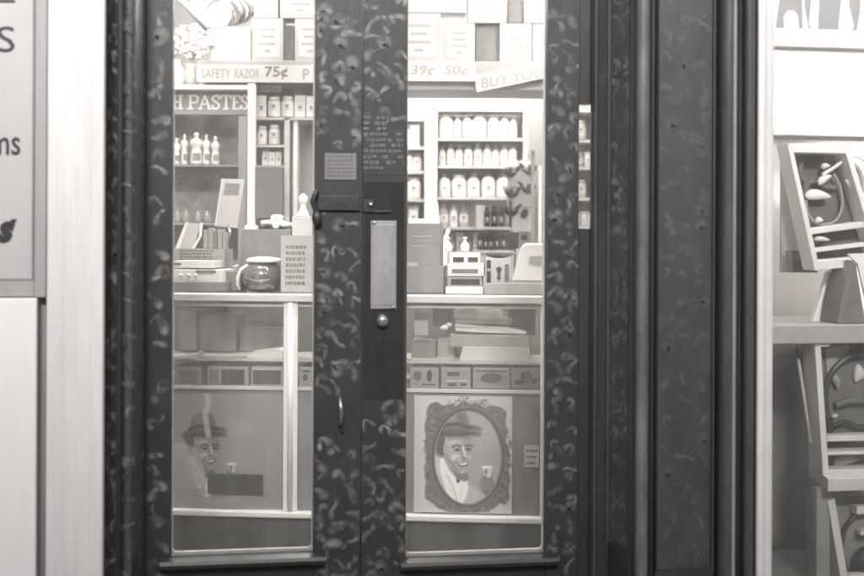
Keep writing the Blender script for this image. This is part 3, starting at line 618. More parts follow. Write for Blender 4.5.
# right pane items
on(404,444,266,CARTD,'carton','lower dark carton of the stack on the counter right',v=.05,d=.2,prn=None)
zc = CT.z(424, 266, .05)
b = MB(CT); b.box(CT.u(405,.06), CT.u(440,.06), .06, .24, zc+.001, CT.z(422,224,.06)); b.pbox(405.5,418,262.5,266,.055,.004,CART); [b.pbox(x0_, x1_, y_, y_+1.5, .0585, .0014, mat('faded_print', .24, .7, .5, 30)) for y_, x0_, x1_ in ((236,412,431),(241,415,434),(246,412,424))]; solo('carton', b, CARTD, 'upper dark carton of the stack on the counter right', 'box', bevel=.003, deg=-5)
zc2 = CT.z(422,224,.06)
b = MB(CT); b.upoly([(CT.u(424,.1), zc2+.001),(CT.u(439,.1), zc2+.001),(CT.u(437,.1), CT.z(430,204,.1)),(CT.u(434,.1), CT.z(430,195,.1)),(CT.u(428,.1), CT.z(430,196,.1)),(CT.u(425,.1), CT.z(430,200,.1))], .1, .06); b.box(CT.u(408,.1), CT.u(423.8,.1), .1, .15, zc2+.001, zc2+.022)
solo('white_packet', b, WHITE, 'white paper packets on top of the dark carton stack', 'packet', bevel=.004, deg=-5)
wb = 'small boxes stacked on the counter'
b = MB(CT); b.box(CT.u(446,.0), CT.u(483,.0), 0, .12, zt+.001, CT.z(465,287,0)); solo('flat_box', b, WHITE, 'bright white flat box at the bottom of the small stack', 'box', wb, bevel=.002, deg=-5)
b = MB(CT); b.box(CT.u(449,.02), CT.u(482,.02), .02, .14, CT.z(465,286.8,0), CT.z(465,276,.02)); b.pbox(451,480,279,285,.018,.0015,BLACK); solo('flat_box', b, CART, 'grey box with black label, second from the bottom of the small stack', 'box', wb, deg=-5)
b = MB(CT); b.box(CT.u(448,.02), CT.u(484,.02), .01, .13, CT.z(465,275.8,.02), CT.z(465,263,.02)); b.pbox(452,478,269,273,.008,.0015,INK); solo('flat_box', b, mat('pale_box', .52, .6, .1, 12), 'pale grey box, third from the bottom of the small stack', 'box', wb, bevel=.002, deg=-5)
b = MB(CT); b.box(CT.u(450,.03), CT.u(480,.03), .02, .13, CT.z(465,262.8,.02), CT.z(465,253,.03)); b.pbox(453,464,257,262,.018,.0015,BLACK); b.pbox(468,478,257,262,.018,.0015,BLACK); solo('flat_box', b, WPAINT, 'white topmost box with two black squares in the small stack', 'box', wb, bevel=.002, deg=-5)
# small jars behind
for i, x in enumerate((450, 467)):
    b = MB(CT); zq = CT.z(x, 252, .3); b.box(CT.u(x-8,.3), CT.u(x+8.4,.3), .3, .4, zt+.001, zq); solo('small_carton', b, CART, ('grey carton with a stoppered bottle behind the small box stack','grey carton with a stoppered bottle beside the dark jars')[i], 'box', deg=-5)
    b = MB(CT); b.lathe([(.018,0),(.02,.02),(.016,.035),(.006,.045),(.006,.055),(.010,.058),(.008,.066)], (CT.u(x-2,.35), .35, zq+.001)); solo('stoppered_bottle', b, CERAM, ('small stoppered white bottle left of its twin behind the stack','small stoppered white bottle nearest the dark jars')[i], 'bottle', deg=-5)
b = MB(CT); b.poly([(441,246),(446,230),(449,228),(450,231),(444.5,247),(445,252),(442,252)], .25, .02); b.box(CT.u(440,.25),CT.u(447,.25),.25,.27,zt+.001,CT.z(444,252,.25)); solo('white_bracket', b, WHITE, 'slanting white bracket beside the dark carton stack', 'bracket', deg=-5)
# glass jar w/ dark content
t = T('counter_dish', 'low dark oval dish on a stacked rack of packets on the counter', 'dish', deg=-5)
b = MB(CT); b.box(CT.u(486,.05), CT.u(511,.05), .05, .17, zt+.001, CT.z(498,258,.05)); t.part('rack', b, CREAM, bevel=.002)
b = MB(CT); b.pbox(487,491,260,268,.045,.004); b.pbox(487,491,271,283,.045,.004); b.poly([(496,268),(499,266),(502,268),(500,274),(501,279),(497,279),(498,274)], .045,.004); b.pbox(505,509,264,281,.046,.003,INK); t.part('print', b, BLACK)
b = MB(CT); b.lathe([(.02,.0),(.055,.01),(.062,.022),(.05,.024),(.015,.012)], (CT.u(499,.11), .11, CT.z(498,258,.05)+.001)); t.part('dish', b, DKG); t.done()
# cash register / scale wedge
t = T('counter_scale', 'white wedge shaped counter scale at the right end of the view', 'scale', deg=-5)
b = MB(CT); b.poly([(512,281),(517,262),(521,247),(525,243),(546,243),(548,281)], .02, .18); t.part('housing', b, WPAINT, bevel=.006)
b = MB(CT); b.poly([(530,256),(547,255),(547,262),(531,262),(529,259)], .012, .007); t.part('dial_slot', b, CART)
b = MB(CT); b.box(CT.u(486,-.02), CT.u(548,-.02), -.02, .0, zt+.001, CT.z(515,283,-.02)); b.box(CT.u(512,.0), CT.u(548,.0), .001, .2, zt+.001, CT.z(530,281.5,.02)); t.part('base', b, CART, bevel=.002); t.done()
# dark jars group standing on shelf behind (frame BK front shelf)
# ------------------------------------------------------------------ back bar
t = T('shelf_unit', 'white painted wall shelving full of bottles behind the right door glass', 'shelving')
v0 = 0
for a, c in ((424, 437), (523, 528.5), (350, 358)):
    b = MB(BK); b.pbox(a, c, 100, 300, v0-.03, .3); t.part('upright', b, WPAINT if a != 523 else CREAM, bevel=.003)
b = MB(BK); b.pbox(560.5, 640, 60, 330, v0+.24, .009); t.part('dark_board', b, CARTD); b = MB(BK); b.pbox(352, 640, 60, 330, v0+.25, .02); t.part('back_board', b, mat('shelf_back', .8, .6, .1, 4))
shelves = [108.5, 138, 165.5, 197, 227, 252]
for y in shelves:
    b = MB(BK); b.pbox(437.2, 522.8, y-.2, y+2.6, v0-.01, .24); t.part('shelf', b, CREAM, bevel=.001)
for y in (118, 146.5, 171, 199, 226, 252):
    b = MB(BK); b.pbox(358.5, 423.8, y-.2, y+3, v0-.0, .24); t.part('shelf', b, CREAM, bevel=.001)
b = MB(BK); b.pbox(352, 640, 252, 420, v0+.02, .24); t.part('base_cabinet', b, mat('cabinet_white', .6, .5, .1, 5), bevel=.002)
for y in (108.5, 139, 166, 197, 225): 
    b = MB(BK); b.pbox(560, 620, y, y+3, v0, .24); t.part('shelf', b, CREAM, bevel=.001)
t.done()
def proto(kind):
    b = MB(Frame(0, 0, 0))
    if kind == 'bottle': b.lathe([(.032,0),(.034,.004),(.034,.105),(.031,.12),(.019,.131),(.016,.138)], (0,0,0), n=16); b.lathe([(.019,.1382),(.018,.152)], (0,0,0), n=12)
    if kind == 'jar': b.lathe([(.040,0),(.042,.005),(.042,.085),(.036,.098),(.030,.1)], (0,0,0), n=18); b.lathe([(.034,.1003),(.034,.118),(.03,.122)], (0,0,0), n=16)
    if kind == 'jug': b.lathe([(.05,0),(.053,.006),(.053,.1),(.045,.125),(.018,.142),(.017,.152)], (0,0,0), n=18); b.lathe([(.02,.1522),(.02,.163)], (0,0,0), n=12)
    if kind == 'box': b.box(-.035,.035,-.035,.035,0,.14)
    if kind == 'tin': b.lathe([(.036,0),(.036,.10),(.033,.102)], (0,0,0), n=18)
    return b
def lab(kind):
    b = MB(Frame(0, 0, 0)); r, z0, z1 = {'bottle': (.0345,.03,.08), 'jar': (.0425,.025,.075), 'jug': (.0535,.03,.09), 'box': (.0,.04,.11), 'tin': (.0365,.02,.085)}[kind]
    if kind == 'box': b.box(-.024,.024,-.0362,-.0345,z0,z1); return b
    n = 10; vs = [(r*math.sin(R(-60+120*k/n)), -r*math.cos(R(-60+120*k/n)), z) for z in (z0, z1) for k in range(n+1)]
    b.add(vs, [(k, k+1, n+2+k, n+1+k) for k in range(n)], None, True); return b
def lab2(kind):
    b = MB(Frame(0,0,0)); y = {'bottle': -.0362, 'jar': -.0442, 'jug': -.0552, 'box': -.0372, 'tin': -.0382}[kind]
    o = [(.012*math.cos(a/12*2*math.pi), .062+.012*math.sin(a/12*2*math.pi)) for a in range(12)]
    b.upoly(o, y, .0008); b.box(-.016,.016,y,y+.0008,.04,.044); return b
PR = {}
def vessel(kind, body, cap, x, y, z, s, label, cat, group):
    key = (kind, body.name)
    if key not in PR:
        t = T(kind if kind != 'box' else 'packet_box', label, cat, group)
        t.e.name = {'bottle': 'shelf_bottle', 'jar': 'shelf_jar', 'jug': 'shelf_jug', 'box': 'packet_box', 'tin': 'shelf_tin'}[kind]
        pb = t.part('body', proto(kind), body); lb = t.part('label', lab(kind), mat('shelf_label', .7, .6, .2, 50) if body not in (AMBER, TINB) else mat('dim_label', .16, .6, .3, 50)); lb.location = (0, 0, 0)
        t.part('emblem', lab2(kind), INKL if body not in (AMBER, TINB) else WHITE, parent=lb)
        PR[key] = t.e; t.e.location = (x, y, z); t.e.scale = s; return t.e
    return dup(PR[key], (x, y, z), label, group, s)
random.seed(11)
ordn = ['top', 'second', 'third', 'fourth', 'fifth']
def row(p0, p1, yb, hpx, kinds, where, fr=BK, v=.06, step=None, mats=None, sq=1):
    x = p0; z = fr.z((p0+p1)/2, yb, v)
    while x < p1-2:
        k = random.choice(kinds); base = {'bottle': (.068,.152), 'jar': (.084,.122), 'jug': (.106,.163), 'box': (.07,.14), 'tin': (.072,.102)}[k]
        hs_ = hpx*random.uniform(.86, 1.0)/ (FPX/(fr.o[1]+v+CD)); sc = hs_/base[1]; sw = sc*sq*random.uniform(.82, 1.0); wpx = base[0]*sw*FPX/(fr.o[1]+v+CD)
        if x+wpx > p1+1.5: break
        m = random.choice(mats or [CERAM, WHITE, mat('opal_bottle', .66, .25, .1, 9), CERAM])
        nm = {'bottle': 'bottle', 'jar': 'jar', 'jug': 'jug', 'box': 'packet', 'tin': 'tin'}[k]; shade = {'milk_glass': 'white glossy', 'white_card': 'matt white', 'opal_bottle': 'off-white', 'dark_glass': 'dark', 'dark_tin': 'dark', 'grey_carton': 'grey'}.get(m.name, 'pale')
        lb = '%s %s %s' % (shade, nm, where); xw = fr.u(x+wpx/2, v)
        vessel(k, m, None, xw, fr.o[1]+v+random.uniform(0, .02), z+.001, (sw, sw, sc), lb, nm, lb+' group'); x += wpx+random.uniform(.3, 1.2)
row(438.5, 522, 108.3, 7, ['box','tin'], 'on the topmost shelf of the right hand shelving', mats=[WHITE,CERAM])
row(438.5, 522, 137.8, 24, ['bottle','bottle','jar'], 'on the second shelf down of the right shelving')
row(438.5, 522, 165.3, 22, ['bottle','jar','bottle'], 'on the third shelf down of the right shelving')
row(438.5, 522, 196.8, 25, ['jug','jug','jar'], 'on the fourth shelf down of the right shelving')
for yb_, h_, w_ in ((137.8, 23, 'second'), (165.3, 21, 'third'), (196.8, 24, 'fourth')): row(441, 522, yb_, h_, ['bottle','jar'], 'in the rear line of the %s right shelf' % w_, v=.16)
row(438.5, 476, 226.8, 24, ['bottle'], 'on the fifth shelf down of the right shelving', mats=[mat('grey_bottle', .4, .25, .2, 9), CERAM])
row(438.5, 480, 251.8, 20, ['bottle','box'], 'on the lowest shelf of the right shelving', mats=[MATS['grey_bottle'], CART])
for yb, h in ((117.8, 13), (146.3, 22), (170.8, 18), (198.8, 22), (225.8, 22)):
    row(396, 423, yb, h, ['box','jar'], 'in the narrow bay left of the white upright at %s height' % {117.8:'ledge',146.3:'banner',170.8:'head',198.8:'shoulder',225.8:'elbow'}[yb])
for yb, h, wh in ((108.3, 4,'topmost'), (138.8, 19,'second'), (165.8, 15,'third'), (196.8, 20,'fourth'), (224.8, 15,'fifth')):
    row(574, 592, yb, h, ['box','jar'], 'seen through the door slit, %s shelf' % wh, mats=[CART, CREAM])
# dark jars and tins on stand at right (x 483-507)
zs1 = BK.z(495, 227, -.35); 
t = T('tin_stand', 'two tier white stand carrying dark tins before the shelving', 'stand')
b = MB(BK); b.pbox(476, 512, 227, 229.5, -.36, .12); b.pbox(474, 514, 250, 253, -.38, .16); b.pbox(508.5, 512, 200, 227, -.3, .03); b.pbox(474, 514, 253.1, 330, -.36, .14); t.part('tiers', b, WPAINT, bevel=.002); t.done()
row(484, 509, 226.8, 21, ['bottle'], 'on the upper tier of the white stand', v=-.32, mats=[AMBER], sq=.72)
row(477, 511, 249.8, 19, ['bottle'], 'on the lower tier of the white stand', v=-.31, mats=[AMBER, TINB], sq=.78)
b = MB(BK); b.pbox(476, 484.5, 205, 226.8, -.3, .05); solo('white_carton', b, WHITE, 'upright white carton left of the dark tins', 'box', bevel=.002)
b = MB(BK); b.pbox(519, 529, 231, 248, -.3, .05); b.pbox(521, 527.5, 234, 240, -.303, .003, BLACK); b.pbox(516, 532, 248.2, 320, -.32, .1, WPAINT); solo('clock_box', b, CART, 'small grey box with a dark face beside the white stand', 'box', bevel=.001)
# pipe rack
t = T('pipe_rack', 'white card rack holding curved dark tobacco pipes', 'pipe rack')
b = MB(BK); b.pbox(507, 531, 160, 222, -.30, .012); b.pbox(509, 531, 222.1, 232, -.3, .03); t.part('card', b, WHITE); t.part('slats', MB(BK).pbox(506, 534, 186, 188, -.306, .006).pbox(506, 535, 206, 208, -.306, .006).pbox(507, 533, 166, 168, -.306, .006), CREAM)
t.done()
def pipe(x, y, fl, r, label):
    b = MB(BK); v = -.325; X = lambda dx, dy: BK.P(x+dx*fl, y+dy, v)
    b.tube([X(-5.5,-3.5), X(-4.8,0), X(-3,2.8), X(-.5,3.4), X(2,2), X(4,-1.5)], [.026,.029,.025,.019,.014,.011], n=10)
    b.tube([X(3.8,-1), X(6,-4.5), X(8.5,-5.6)], [.011,.008,.007]); solo('tobacco_pipe', b, BLACK if r else TINB, label, 'pipe', 'pipes on the white card rack')
pipe(512.5, 171, 1, 1, 'uppermost left dark pipe on the card rack'); pipe(513.5, 191.5, 1, 0, 'middle left curved pipe on the card rack'); pipe(513, 209.5, 1, 1, 'lowest left curved pipe on the card rack')
pipe(527, 168.5, -1, 0, 'uppermost right pipe on the card rack'); pipe(526, 187, -1, 1, 'middle right pipe on the card rack')
b = MB(BK); b.ell(524.5, 213, 3.6, 4.8, -.33, .02, BLACK, rot=25); solo('pipe_bowl', b, BLACK, 'single round dark pipe bowl at the lower right of the rack', 'pipe')
b = MB(LG); b.pbox(531, 534.5, 150, 243, .5, .03); solo('dark_post', b, CART, 'slim grey post at the right of the pipe rack', 'post')
b = MB(BK); b.pbox(528.7, 560, 80, 330, -.2, .1); solo('wall_column', b, mat('column_grey', .3, .6, .12, 5), 'pale wall column to the right of the shelving', 'column', bevel=.004)
b = MB(LG); b.pbox(538.5, 541.5, 165, 246, .3, .02); solo('glass_rod', b, WPAINT, 'thin white rod beside the right door glass edge', 'rod')
# ------------------------------------------------------------------ ledge, banners and cartons
t = T('display_ledge', 'deep pale ledge carrying cartons above the shelving', 'ledge')
b = MB(LG); b.box(LG.u(196, 0), LG.u(620, 0), 0, .95, LG.z(432, 80, 0), LG.z(432, 61, 0)); t.part('shelf', b, mat('ledge_paint', .32, .5, .1, 4), bevel=.004); 
b = MB(LG); b.box(LG.u(400, 0), LG.u(620, 0), .05, .09, LG.z(432, 90, .05), LG.z(432, 80, .0)-.001); t.part('moulding', b, CREAM, bevel=.004)
for x in (330, 600): b = MB(LG); b.pbox(x, x+7, 80.2, 500, .4, .05); t.part('support', b, CREAM)
t.done()
BAN = mat('banner_paper', .5, .7, .05, 8)
t = T('paper_banner', 'paper strip banner with razor offer lettering across the ledge', 'banner')
b = MB(LG); b.pbox(196, 324, 65.5, 83, -.02, .003); t.part('paper', b, BAN)
b = MB(LG); text(b, 'SAFETY', LG, 201, 230, 69.5, 79, -.0215, INKL, .01); text(b, 'RAZOR', LG, 234, 259, 69.5, 79, -.0215, INKL, .01); text(b, '75¢', LG, 264, 287, 67, 80, -.0215, INK, .02); text(b, 'P', LG, 302, 309, 69, 80, -.0215, INKL, .02); t.part('lettering', b, INK, fix=False); t.done()
t = T('paper_banner', 'straight white paper banner with two prices behind the right glass', 'banner')
b = MB(LG); b.pbox(385, 475, 62, 81, -.02, .003); t.part('paper', b, BAN)
b = MB(LG); text(b, '.39¢  50¢', LG, 406, 468, 65, 77, -.0215, INKL, .015, shear=.15); t.part('lettering', b, INK, fix=False); t.done()
t = T('paper_banner', 'tilted paper banner reading buy your at the right of the ledge', 'banner')
b = MB(LG); b.poly([(474,75),(560,57),(560,74),(476,92)], -.028, .003); t.part('paper', b, BAN)
b = MB(LG); text(b, 'BUY YOUR', LG, 481, 552, 77.5, 88.5, -.0295, INKL, .015, tilt=13.5); t.part('lettering', b, INK, fix=False); t.done()
def carton(p0, p1, q0, q1, label, v=.05, d=.2, m=None, face=True):
    b = MB(LG); b.pbox(p0, p1, q0, q1, v, d)
    if face and q1-q0 > 12:
        w = p1-p0; h = q1-q0
        b.pbox(p0+w*.13, p1-w*.13, q0+h*.1, q1-h*.1, v-.002, .0015, mat('carton_label', .46, .6, .08, 20)); 
        for k in range(4):
            hw = w*(.26, .2, .28, .1)[k]; cx = (p0+p1)/2; y = q0+h*(.22+.17*k); b.pbox(cx-hw, cx+hw, y, y+h*.07, v-.0032, .001, INKL)
    solo('carton', b, m or mat('pale_carton_board', .34, .6, .1, 9), label, 'carton', 'cartons stacked on the ledge', bevel=.003)
carton(210,250,28,61.5,'wide plain carton on the ledge left of the printed one', face=False, m=CREAM); carton(251,282,19,61.5,'tall printed carton on the ledge, third from the banner start'); carton(294,325,19,61.5,'tall printed carton on the ledge beside the door stile')
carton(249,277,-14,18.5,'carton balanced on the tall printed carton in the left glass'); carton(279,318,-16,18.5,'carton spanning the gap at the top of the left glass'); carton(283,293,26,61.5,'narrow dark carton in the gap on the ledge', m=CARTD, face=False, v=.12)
carton(396,440,13,61.5,'large pale printed carton left of the square ones'); carton(443,474,23,61.5,'square printed carton standing left of the dark gap'); carton(499,531,23,61.5,'square printed carton standing right of the dark gap')
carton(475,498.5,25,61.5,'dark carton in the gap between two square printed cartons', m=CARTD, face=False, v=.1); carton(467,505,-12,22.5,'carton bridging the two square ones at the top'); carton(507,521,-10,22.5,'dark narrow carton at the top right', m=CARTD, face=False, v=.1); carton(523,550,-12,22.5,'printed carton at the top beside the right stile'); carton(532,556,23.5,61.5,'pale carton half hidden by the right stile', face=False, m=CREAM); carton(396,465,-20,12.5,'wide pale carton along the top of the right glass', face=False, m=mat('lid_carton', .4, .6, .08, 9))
# chrome fixture at the top left
t = T('chrome_fixture', 'round chrome fixture with a slanting bright arm at the top of the left glass', 'fixture')
FX = Frame(0, 2.6, 0)
def disc(b, cx, cy, r, v, d, m=None): b.ell(cx, cy, r, r, v, d, m, n=32)
b = MB(FX); b.tube([FX.P(228, 14, 0), FX.P(243, 10, .12)], .066, n=24); t.part('drum', b, MATS['chrome'])
b = MB(FX); b.tube([FX.P(232.5,13,.03), FX.P(234.5,12.6,.045)], .068, n=24); b.tube([FX.P(237.5,11.5,.075), FX.P(239.5,11,.09)], .068, n=24); t.part('band', b, DKG)
b = MB(FX)
pts = [FX.P(216+13*math.cos(a/24*2*math.pi), 14+15*math.sin(a/24*2*math.pi), -.02) for a in range(25)]; b.tube(pts, .010); t.part('ring', b, WHITE)
b = MB(FX); b.ell(216, 14, 12, 14, -.01, .01, None, n=28); dd = t.part('face', b, CREAM); b = MB(FX); b.ell(215,13,6,8,-.016,.004); b.blob(FX.P(215,22,-.03),(.018,.012,.018), WHITE); t.part('boss', b, CART, parent=dd)
b = MB(FX); b.tube([FX.P(176,-4,-.05), FX.P(208,29,-.05)], .013); b.tube([FX.P(180,3,-.03), FX.P(206,31,-.03)], .011, CART); t.part('arm', b, WHITE)
b = MB(FX); b.ell(196,8,9,8,0,.02); t.part('reflector', b, CART)
b = MB(FX); b.tube([FX.P(243,8,.12), FX.P(243,-60,.12), FX.P(243,-120,.12)], .012); t.part('hanger', b, CHROME); t.done()
# white flowers in a vase plus jars on top of case
random.seed(21)
t = T('paper_flowers', 'bunch of white paper flowers above the tooth paste case', 'flowers')
b = MB(LG)
for i in range(190):
    a = random.uniform(0, 2*math.pi); r = math.sqrt(random.random()); x = 190+22*r*math.cos(a); y = 42+17*r*math.sin(a)
    p = LG.P(x, y, .05+random.uniform(-.06, .06)); q = random.uniform(.006,.017); b.blob(p, (q, q*.8, q*random.uniform(.5, 1)), n=7, k=5)
for i in range(6): b.blob(LG.P(200+i*2.2, 44+random.uniform(-3,3), .02), (.014,.01,.012), n=7, k=5)
t.part('petals', b, WHITE)
b = MB(LG)
for i in range(5): b.tube([LG.P(185+i*2, 52, .05), LG.P(190+i*.8, 66, .05), LG.P(191, 83, .05)], .003)
t.part('stems', b, CART)
b = MB(LG); c = LG.P(191, 86.5, .05); b.lathe([(.035,0),(.045,.05),(.035,.10),(.04,.115)], c); t.part('vase', b, mat('vase_glaze', .5, .25, .1, 8)); t.done()
b = MB(LG); c = LG.P(175, 86.5, .05); b.lathe([(.045,0),(.05,.03),(.045,.09),(.03,.11),(.025,.13),(.03,.14)], c); solo('white_urn', b, CERAM, 'white urn beside the flower vase above the left case', 'urn')
# ------------------------------------------------------------------ tooth paste case
t = T('toiletry_case', 'glazed wall case with a lettered tooth paste header board', 'case')
b = MB(LG); b.pbox(95, 247, 91.5, 115.5, .06, .02); hd = t.part('header', b, mat('header_paint', .26, .5, .1, 8), bevel=.002)
b = MB(LG)
def stroke(pts, w): 
    for p, q in zip(pts, pts[1:]):
        d = Vector((q[0]-p[0], q[1]-p[1])); 
        if d.length < 1e-6: continue
        n = Vector((-d.y, d.x)).normalized()*w/2; e = d.normalized()*w*.25
        b.poly([(p[0]-e.x+n.x, p[1]-e.y+n.y), (q[0]+e.x+n.x, q[1]+e.y+n.y), (q[0]+e.x-n.x, q[1]+e.y-n.y), (p[0]-e.x-n.x, p[1]-e.y-n.y)], .056-random.random()*.001, .0008)
def glyph(ch, x, w, y0=96.5, y1=109.5):
    A = lambda a, c: (x+a*w, y0+c*(y1-y0)); sw = 2.3; th = 1.4
    def ser(a, c, l=.3): stroke([A(a-l/2, c), A(a+l/2, c)], th)
    if ch == 'H': stroke([A(.2,0), A(.2,1)], sw); stroke([A(.8,0), A(.8,1)], sw); stroke([A(.2,.5), A(.8,.5)], th); [ser(a, c, .45) for a in (.2,.8) for c in (0,1)]
    if ch == 'P': stroke([A(.25,0), A(.25,1)], sw); stroke([A(.2,0), A(.65,0), A(.9,.1), A(.95,.27), A(.88,.45), A(.65,.55), A(.25,.55)], 1.8); ser(.25,1,.55); ser(.15,0,.3)
    if ch == 'A': stroke([A(.12,1), A(.48,0)], th); stroke([A(.5,0), A(.88,1)], sw); stroke([A(.25,.66), A(.75,.66)], th); ser(.12,1,.35); ser(.88,1,.35)
    if ch == 'S': stroke([A(.85,.25), A(.82,.06), A(.55,-.02), A(.25,.06), A(.15,.25), A(.3,.42), A(.65,.54), A(.85,.7), A(.78,.92), A(.5,1.02), A(.2,.95), A(.14,.75)], 1.9)
    if ch == 'T': stroke([A(.5,0), A(.5,1)], sw); stroke([A(.05,0), A(.95,0)], 1.6); ser(.5,1,.5); stroke([A(.07,0), A(.07,.22)], th); stroke([A(.93,0), A(.93,.22)], th)
    if ch == 'E': stroke([A(.25,0), A(.25,1)], sw); stroke([A(.1,0), A(.85,0)], th); stroke([A(.1,1), A(.9,1)], th); stroke([A(.25,.5), A(.65,.5)], th); stroke([A(.88,0), A(.88,.2)], th); stroke([A(.9,1), A(.9,.8)], th)
    if ch == 'O': stroke([A(.5+.36*math.cos(k/12*2*math.pi), .5+.5*math.sin(k/12*2*math.pi)) for k in range(13)], 2)
for ch, x, w in (('T',114,11.5),('O',127,12.5),('O',141,12.5),('T',158,11.5),('H',171.5,10.5),('P',187,11),('A',198,12.5),('S',210.5,9.5),('T',220,11),('E',231,9.5),('S',240,7.5)): glyph(ch, x, w)
t.part('lettering', b, mat('white_lettering', .85, .5, .03, 9), parent=hd)
b = MB(LG); b.box(LG.u(95,.02), LG.u(249,.02), -.03, .3, LG.z(170,91.3,.02), LG.z(170,87,.02)); t.part('cornice', b, WHITE, bevel=.004)
b = MB(LG); b.pbox(95, 246, 115.6, 262, .36, .02); t.part('back_board', b, mat('case_back', .42, .5, .35, 5, stretch=(1,1,1)))
b = MB(LG); b.pbox(238, 246, 115.6, 262, .07, .2); t.part('side_board', b, mat('case_side', .34, .5, .2, 6)); b = MB(LG); b.box(LG.u(95,.1), LG.u(246,.1), .08, .35, LG.z(170,167.5,.1), LG.z(170,166,.1)); b.box(LG.u(95,.1), LG.u(246,.1), .08, .35, LG.z(170,226,.1), LG.z(170,224,.1)); t.part('shelf', b, CART)
b = MB(LG); b.pbox(95, 246, 262.2, 420, .05, .33); t.part('base', b, MIDG); t.done()
b = MB(LG); b.pbox(246.8, 254.5, 84, 330, -.03, .06); b.pbox(244.5, 257, 226, 236, -.04, .08); solo('white_post', b, WHITE, 'bright white turned post dividing the case from the shelves', 'post', bevel=.005)
random.seed(31)
fg = 'white figures on the upper case shelf'
def doll(x, yt, yb, w, label):
    h = (LG.z(x, yt, .15)-LG.z(x, yb, .15)); r = w/2/ (FPX/7.15)
    b = MB(LG); b.lathe([(r*.9,0),(r*1.0,h*.08),(r*.8,h*.4),(r*.62,h*.52),(r*1.05,h*.62),(r*.95,h*.74),(r*.3,h*.82),(r*.26,h*.86),(r*.45,h*.91),(r*.3,h*.98),(r*.05,h)], (LG.u(x,.15), .15, LG.z(x, yb, .15)), n=14)
    t = T('toilet_bottle', label, 'bottle', fg); t.part('body', b, CERAM); b = MB(LG); b.box(LG.u(x-w*.3,.1), LG.u(x+w*.3,.1), .15-r*1.08, .15-r*.95, LG.z(x,yb,.15)+h*.15, LG.z(x,yb,.15)+h*.35); t.part('label', b, INKL); t.done()
for x, a, w, l in ((176,139,8,'short white waisted bottle at the left of the upper case shelf'),(184,135,7,'slim white waisted bottle, second from the left in the case'),(196,133,13,'largest white waisted bottle in the middle of the case'),(206,135,8,'white waisted bottle right of the largest one'),(215,137,9,'rightmost white waisted bottle in the case')): doll(x, a, 165.8, w, l)
for i, x in enumerate((177, 186, 198, 207)):
    b = MB(LG); b.lathe([(.02,0),(.024,.01),(.02,.05),(.008,.06),(.008,.07)], (LG.u(x,.2), .2, LG.z(x, 223.8, .2))); solo('glass_bottle', b, mat('clear_bottle', .33, .15, .15, 10), ('squat glass bottle at the left of the lower case shelf','second squat glass bottle on the lower case shelf','third squat glass bottle on the lower case shelf','squat glass bottle nearest the placard')[i], 'bottle')
b = MB(LG)
for i in range(46): b.blob(LG.P(random.uniform(168,240), random.uniform(172,222), .345), (.004,.003,.004), None, n=6, k=4)
solo('sparkle_dots', b, WHITE, 'scatter of tiny white dots for sparkles of light on the back of the case', 'sparkles', kind='stuff')  # tiny white blobs paint sparkles of light on the case back
# shelf between posts (left pane)
t = T('narrow_shelving', 'narrow white shelving with packets right of the white post', 'shelving')
b = MB(LG)
for y in (118, 145.5, 166): b.pbox(255, 284 if y > 118 else 322, y, y+2.4, .1, .3)
t.part('shelf', b, CREAM, bevel=.001); b = MB(LG); b.pbox(284, 289, 118.5, 330, .1, .25); t.part('upright', b, CREAM); b = MB(LG); b.pbox(293, 297, 120.6, 330, .12, .1); t.part('upright', b, WPAINT); b = MB(LG); b.pbox(250, 330, 84, 330, .42, .02); t.part('back_board', b, mat('narrow_back', .36, .6, .15, 6)); t.done()
for p0, p1, yb, h in ((256,322,117.9,22),(256,284,145.4,21)): row(p0, p1, yb, h, ['box','jar'], 'on the %s narrow shelf right of the white post' % ('upper' if yb < 120 else 'middle'), fr=LG, v=.16)
row(262, 284, 165.9, 15, ['box'], 'on the lower narrow shelf right of the white post', fr=LG, v=.16, mats=[WHITE])
row(256, 282, 92.5, 7, ['box'], 'hard under the razor banner right of the post', fr=LG, v=.2, mats=[WHITE])
t = T('hanging_board', 'plain dark board leaning on the white post over the wrapped bundle', 'board')
b = MB(LG); b.pbox(252.5, 282.5, 168, 219, -.02, .015); t.part('board', b, mat('brown_board', .15, .5, .15, 8), bevel=.002); b = MB(LG); b.pbox(251.5, 283.5, 166.5, 168, -.024, .02); t.part('top_strip', b, CART); t.done()
# ------------------------------------------------------------------ ceiling lamps
for i, (x, y, l) in enumerate(((-.9, .75, 'front left'), (.6, .75, 'front right'), (-1.3, 2.3, 'middle left'), (.7, 2.3, 'middle right'), (-.5, 3.6, 'rear left'), (.5, 3.75, 'rear right'))):
    t = T('ceiling_lamp', 'lit white globe lamp hanging from the ceiling, %s one' % l, 'lamp', 'globe ceiling lamps')
    b = MB(Frame(0,0,0)); b.blob((x, y, 2.82), (.17,.17,.15), n=24, k=14); t.part('globe', b, LAMPF if i < 2 else LAMP if i < 4 else LAMPR)
    b = MB(Frame(0,0,0)); b.tube([(x, y, 3.0), (x, y, 3.299)], .012); b.lathe([(.05,0),(.06,.03)], (x, y, 2.96)); t.part('rod', b, CHROME); t.done()
